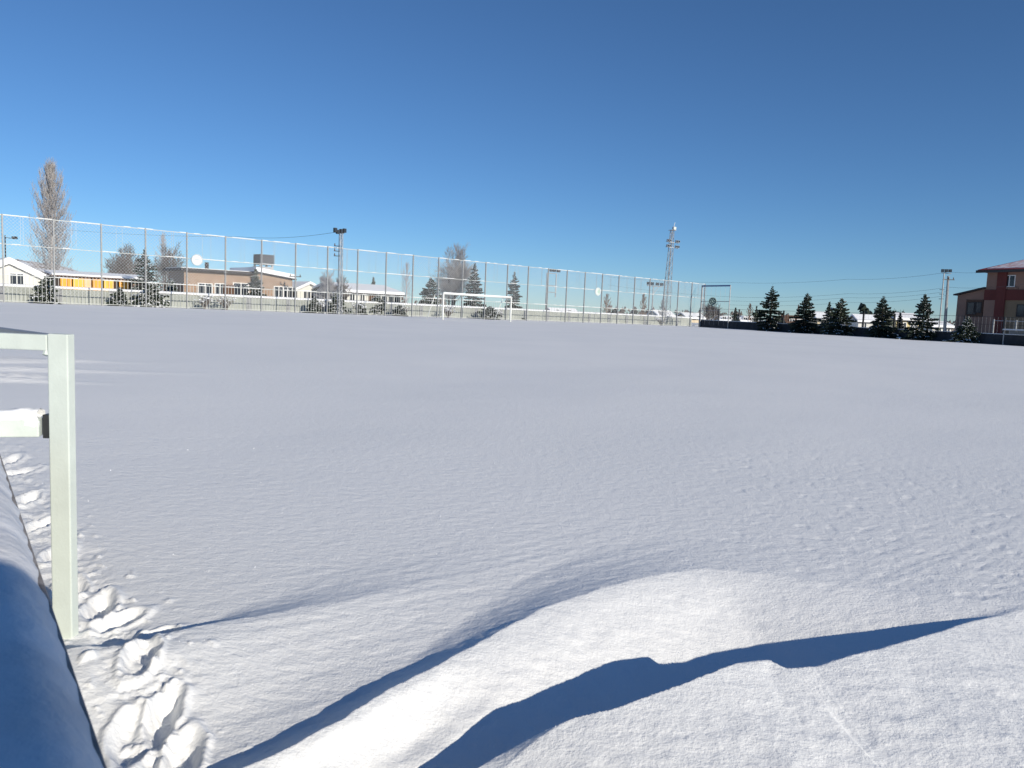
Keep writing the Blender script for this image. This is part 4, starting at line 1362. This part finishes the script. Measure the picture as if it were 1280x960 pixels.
def cross_floodlight():
    Y = fence_depth(816) + 9
    p = foot(814, Y)
    t = thing('crossbar_floodlight', 'single-post floodlight with a long crossbar of four lamps left of the lattice mast', 'floodlight', p, FRZ)
    h = hz(816, 357, Y, p.z)
    MB().tube((0, 0, -.4), (0, 0, h), .10, .06, 8).build('post', M['grey_metal'], t)
    MB().beam((-1.3, -.1, h - .05), (1.6, -.1, h - .05), .08, .10).build('crossarm', M['grey_metal'], t)
    for x in (-1.15, -.45, .55, 1.4):
        lm = MB(); lamp_head(lm, x, -.15, h + .22, .42, .34); o = lm.build('lamp', M['dark_metal'], t)
        MB().box(x - .17, x + .17, -.285, -.272, h + .09, h + .36).build('lens', M['glass'], o)
    MB().tube((.06, 0, h - 1.0), (.9, -.1, h - .12), .03, n=6).build('brace', M['grey_metal'], t)
cross_floodlight()

def right_floodlight():
    Y = 72.0
    p = foot(1172.5, Y)
    t = thing('three_lamp_floodlight', 'slim pole with three dark lamps left of the red-roofed building', 'floodlight', p, R(-15))
    h = hz(1176, 341, Y, p.z)
    MB().tube((0, 0, -.4), (0, 0, h), .07, .05, 8).build('post', M['grey_metal'], t)
    MB().beam((-.25, 0, h), (.6, 0, h - .05), .05, .06).build('crossarm', M['grey_metal'], t)
    for x in (-.16, .15, .46):
        lm = MB(); lamp_head(lm, x, -.08, h + .2, .24, .27); o = lm.build('lamp', M['dark_metal'], t)
        MB().box(x - .09, x + .09, -.215, -.202, h + .1, h + .3).build('lens', M['glass'], o)
    for dz in (1.55, 1.95, 2.4): MB().beam((-.25, 0, h - dz), (.15, 0, h - dz), .05, .05).build('insulator_arm', M['dark_metal'], t)
right_floodlight()

def utility_pole(px, base_px, top, Y, label, r=.13):
    p = foot(base_px, Y)
    t = thing('utility_pole', label, 'pole', p)
    q = at(px, top, Y)
    d = q - p
    h = d.z
    MB().tube((0, 0, -.4), (d.x - (px - base_px) * 0, 0, h), r * 1.25, r * .8, 8).build('shaft', M['pillar'], t)
    MB().beam((d.x - .55, -.1, h - .35), (d.x + .55, -.1, h - .35), .07, .07).build('crossarm', M['dark_metal'], t)
    for x in (-.45, 0, .45): MB().tube((d.x + x, -.1, h - .31), (d.x + x, -.1, h - .12), .045, .03, 8).build('insulator', M['brown_trim'], t)
    return q
qr = utility_pole(1185.5, 1180, 345, 74.0, 'leaning concrete utility pole just left of the red-roofed building')
utility_pole(369.5, 369.5, 341, fence_depth(369) + 15, 'thin wooden utility pole left of the white gabled cottage', .07)

def street_lamp():
    Y = fence_depth(12) + 25
    p = foot(8, Y)
    t = thing('street_lamp', 'street lamp with a dark head on a short arm behind the white house', 'street lamp', p)
    h = hz(8, 297, Y, p.z)
    MB().tube((0, 0, -.4), (0, 0, h + .2), .07, .05, 8).build('post', M['dark_metal'], t)
    MB().tube((0, 0, h), (.9, -.1, h - .06), .03, n=6).build('arm', M['dark_metal'], t)
    l = MB().box(.75, 1.1, -.25, .05, h - .1, h + .12).build('lamp_head', M['dark_metal'], t)
    MB().box(.8, 1.05, -.2, 0, h - .118, h - .103).build('lens', M['lamp_glass'], l)
street_lamp()

def power_line(label, pts, group='power lines crossing the sky'):
    mb = MB(); P = []
    for (a, b) in zip(pts[:-1], pts[1:]):
        A = at(*a); B = at(*b)
        for k in range(10):
            u = k / 10
            q = A.lerp(B, u); q.z -= 4 * u * (1 - u) * .25
            P.append(q)
    P.append(at(*pts[-1]))
    c = P[len(P) // 2].copy()
    mb.path([q - c for q in P], .012, 4)
    o = mb.build('power_line', M['dark_metal'], loc=c)
    tag(o, label, 'power line', group)
power_line('highest thin power line running right from the corner panel to above the red roof', [(760, 346, 120), (912, 353, 105), (1060, 349, 90), (1186, 340, 75), (1300, 333, 60)])
power_line('second thin power line running right above the spruce tips', [(760, 356, 120), (912, 371, 105), (1060, 367, 90), (1186, 359, 75), (1300, 352, 60)])
power_line('third thin power line just under the second above the spruces', [(912, 376, 105), (1060, 372, 90), (1186, 364, 75)])
power_line('lowest thin power line behind the spruce tips', [(912, 381, 105), (1060, 378, 90), (1186, 369, 75)])
power_line('thin power line reaching left from the top of the power pole', [(421, 290, 58), (300, 296, 70), (60, 285, 95)], 'power lines crossing the sky')

# ------------------------------------------------------------------ the near barrier at the left
def barrier():
    D = 2.5
    p = at(82, 790, D); zb = float(zt(p.x, D)) - .1
    top = at(82, 417.5, D).z - zb
    t = thing('steel_barrier', 'pale green-white steel barrier with a square post and two rails at the left edge', 'barrier', (p.x, D, zb), 0)
    w = 25.5 / F * D
    x1 = w / 2; x0 = -w / 2
    o = MB().box(x0, x1, -.02, .022, -.5, top).build('post', M['post_paint'], t); bevel(o, .004, 2)
    o = MB().box(x0 - .008, x0 + .004, -.004, .028, -.45, top - .07).build('side_strip', M['rust'], t)  # thin dark strip down the left side of the post
    hr = 20.5 / F * D
    o = MB().box(-1.6, x0 - .0015, -.018, .02, top - hr - .003, top - .004).build('top_rail', M['post_paint'], t); bevel(o, .004, 2)
    o = MB().tube((x0 - .008, -.012, top - hr - .018), (x0 - .003, .012, top - .01), .012, .010, 8).build('weld_bead', M['post_paint'], t)
    # lower rail comes slightly towards us at its left end and carries snow
    z1 = at(64, 545, D).z - zb; z2 = at(64, 518, D).z - zb
    zc = (z1 + z2) / 2 - .006; hh = (z2 - z1) - .012
    A = Vector((x0 - .03, -.01, zc)); B = Vector((-1.5, -.42, zc + .004))
    m = MB().beam(A, B, .05, hh).build('mid_rail', M['post_paint'], t); bevel(m, .004, 2)
    sn = MB(); n = 26; rnd = random.Random(2)
    prev = None
    for i in range(n + 1):
        q = A.lerp(B, i / n); hgt = (.024 + .007 * math.sin(i * 1.3) + rnd.uniform(-.003, .003)) * (1 if i else 1.2)
        sec = [q + Vector((0, y, hh / 2 + .001 + z)) for y, z in ((-.027, -.004), (-.022, hgt * .7), (0, hgt), (.022, hgt * .7), (.026, 0))]
        if prev: sn.add(prev + sec, [(k, k + 1, 6 + k, 5 + k) for k in range(4)])
        prev = sec
    sn.build('snow', M['snow'], m, True)
    # lump of snow where the rail meets the bracket
    lump = MB(); nn = 10
    for j in range(7):
        th = math.pi * j / 6 - math.pi / 2
        for i in range(nn):
            a = 2 * math.pi * i / nn
            rr = math.cos(th) * (1 + .2 * math.sin(3 * a + j))
            lump.v.append((x0 - .058 + .034 * rr * math.cos(a), -.028 + .02 * rr * math.sin(a), zc + hh * .34 + .030 * math.sin(th)))
    for j in range(6):
        for i in range(nn):
            lump.f.append((j * nn + i, j * nn + (i + 1) % nn, (j + 1) * nn + (i + 1) % nn, (j + 1) * nn + i)); lump.m.append(0)
    lump.build('snow_lump', M['snow'], m, True)
    MB().box(x0 - .024, x0 - .001, -.012, .02, zc - hh / 2 - .006, zc + hh / 2 + .012).build('gap_block', M['dark_metal'], t)  # near-black block standing in for the shaded gap at the rail end
    # back rail running away from the corner, its shade put into the grey colour
    MB().beam((x0 - .02, .03, top - .02), (-2.6, 1.7, top + .03), .04, .03).build('back_rail', M['grey_metal'], t)
barrier()

def ledge():
    """snow-topped coping of the spectators' wall the photographer leans over"""
    zc = EYE - .45
    def pt(px, py):
        v = ray(px, py); k = -.45 / v.z
        return Vector((v.x * k, k, zc))
    a = pt(166, 962); b = pt(18, 585)
    d = (b - a).normalized(); nrm = Vector((-d.y, d.x, 0))       # to the left of the edge
    a0 = a - d * 1.3; L = (b - a0).length + 1.6
    rz = math.atan2(d.y, d.x)
    t = thing('spectator_wall', 'snow-topped low wall running away at the left edge, half in blue shade', 'wall', (a0.x, a0.y, 0), rz)
    W = .46
    zb = float(zt(a0.x, a0.y)) - .35
    o = MB().box(-.02, L, .03, W - .03, zb, zc - .11).build('wall', M['pillar'], t); bevel(o, .01, 2)
    o = MB().box(-.02, L, .005, W - .005, zc - .107, zc - .05).build('coping', M['rust'], t); bevel(o, .008, 2)
    sn = MB(); n = 160; m = 22
    for i in range(n + 1):
        x = -.02 + (L + .02) * i / n
        for j in range(m + 1):
            u = j / m
            y = .010 + u * (W - .02)
            e = min(u, 1 - u)
            edge = 1 - max(0, 1 - e / .16) ** 2.2
            wob = .006 * float(gnoise(np.array(x / .13), np.array(y / .1))) + .011 * float(gnoise(np.array(x / .5 + 3), np.array(y / .3)))
            wy = .010 * float(gnoise(np.array(x / .11 + 7), np.array(u * 3.))) * (1 if e < .1 else 0)
            sn.v.append((x, y + wy, zc - .052 + .056 * edge + wob * edge))
    for i in range(n):
        for j in range(m):
            sn.f.append((i * (m + 1) + j, (i + 1) * (m + 1) + j, (i + 1) * (m + 1) + j + 1, i * (m + 1) + j + 1)); sn.m.append(0)
    sn.build('snow', M['soft_snow'], t, True)
ledge()

# ------------------------------------------------------------------ the photographer, whose shadow falls over the wall
def photographer():
    bx, by = .63, -.42
    g = float(zt(bx, by))
    t = thing('person', 'person in a hooded navy coat and dark trousers reaching one arm out', 'person', (bx, by, g - .06), 0)
    t.scale = (.91, .91, .91)
    def skin(name, pts, edges, root, m, parent, sub=2):
        me = bpy.data.meshes.new(name)
        me.from_pydata([p[:3] for p in pts], edges, []); me.materials.append(m)
        o = bpy.data.objects.new(name, me); COL.objects.link(o); o.parent = parent
        sk = o.modifiers.new('skin', 'SKIN'); sk.use_smooth_shade = True
        for i, p in enumerate(pts):
            me.skin_vertices[0].data[i].radius = (p[3], p[4] if len(p) > 4 else p[3])
            me.skin_vertices[0].data[i].use_root = (i == root)
        s = o.modifiers.new('sub', 'SUBSURF'); s.levels = sub; s.render_levels = sub
        return o
    H = 1.78
    # body: pelvis, spine, neck, head, legs
    pts = [(0, 0, .95, .15, .11), (0, 0, 1.15, .14, .10), (0, 0, 1.38, .17, .11), (0, .0, 1.50, .06), (0, .03, 1.60, .075, .085), (0, .03, 1.72, .07, .08),
           (-.10, 0, .86, .095), (-.11, .02, .48, .065), (-.11, -.01, .10, .045), (-.11, .15, .04, .04),
           (.10, 0, .86, .095), (.11, .02, .48, .065), (.11, -.01, .10, .045), (.11, .15, .04, .04)]
    ed = [(0, 1), (1, 2), (2, 3), (3, 4), (4, 5), (0, 6), (6, 7), (7, 8), (8, 9), (0, 10), (10, 11), (11, 12), (12, 13)]
    body = skin('body', pts, ed, 0, M['skin'], t)
    tr = [(0, 0, .98, .165, .125), (0, 0, .90, .16, .12), (-.10, 0, .80, .11), (-.11, .02, .48, .082), (-.11, -.01, .14, .07), (.10, 0, .80, .11), (.11, .02, .48, .082), (.11, -.01, .14, .07)]
    skin('trousers', tr, [(0, 1), (1, 2), (2, 3), (3, 4), (1, 5), (5, 6), (6, 7)], 0, M['trousers'], t)
    ct = [(0, 0, .84, .19, .145), (0, 0, 1.10, .175, .135), (0, 0, 1.36, .20, .14), (0, .01, 1.50, .085),
          (-.21, 0, 1.42, .08), (-.36, .12, 1.24, .065), (-.50, .30, 1.33, .048), (.21, 0, 1.42, .08), (.29, -.03, 1.14, .065), (.22, .06, .92, .05)]
    skin('coat', ct, [(0, 1), (1, 2), (2, 3), (2, 4), (4, 5), (5, 6), (2, 7), (7, 8), (8, 9)], 0, M['coat'], t)
    ht = [(0, -.03, 1.46, .14, .12), (0, -.03, 1.60, .135, .125), (0, -.02, 1.72, .115, .115), (0, -.02, 1.79, .06)]
    skin('hood', ht, [(0, 1), (1, 2), (2, 3)], 0, M['coat'], t)
    # face
    for x in (-.032, .032):
        e = MB(); e.tube((x, .105, 1.645), (x, .120, 1.645), .012, .008, 8); e.build('eye', M['glass'], t)
    n = MB(); n.add([(-.014, .105, 1.60), (.014, .105, 1.60), (0, .135, 1.602), (0, .108, 1.65)], [(0, 1, 2), (0, 2, 3), (1, 3, 2)]); n.build('nose', M['skin'], t)
    MB().box(-.024, .024, .10, .113, 1.565, 1.573).build('mouth', M['maroon'], t)
    if 1:
        # raised hand: palm towards the phone, four bent fingers and a thumb
        hp = [(-.51, .31, 1.335, .026, .022), (-.545, .345, 1.345, .030, .020), (-.575, .365, 1.355, .034, .018)]
        he = [(0, 1), (1, 2)]
        for k in range(4):
            b = len(hp); dz = .020 * (k - 1.5); L = (.8, 1, .95, .78)[k]
            hp += [(-.60, .375, 1.358 + dz, .009), (-.60 - .026 * L, .365, 1.360 + dz * 1.1, .0085), (-.60 - .030 * L, .34, 1.360 + dz * 1.1, .008)]
            he += [(2, b), (b, b + 1), (b + 1, b + 2)]
        b = len(hp)
        hp += [(-.565, .345, 1.385, .011), (-.595, .335, 1.40, .0095)]
        he += [(1, b), (b, b + 1)]
        skin('hand', hp, he, 0, M['skin'], t, 1)
photographer()
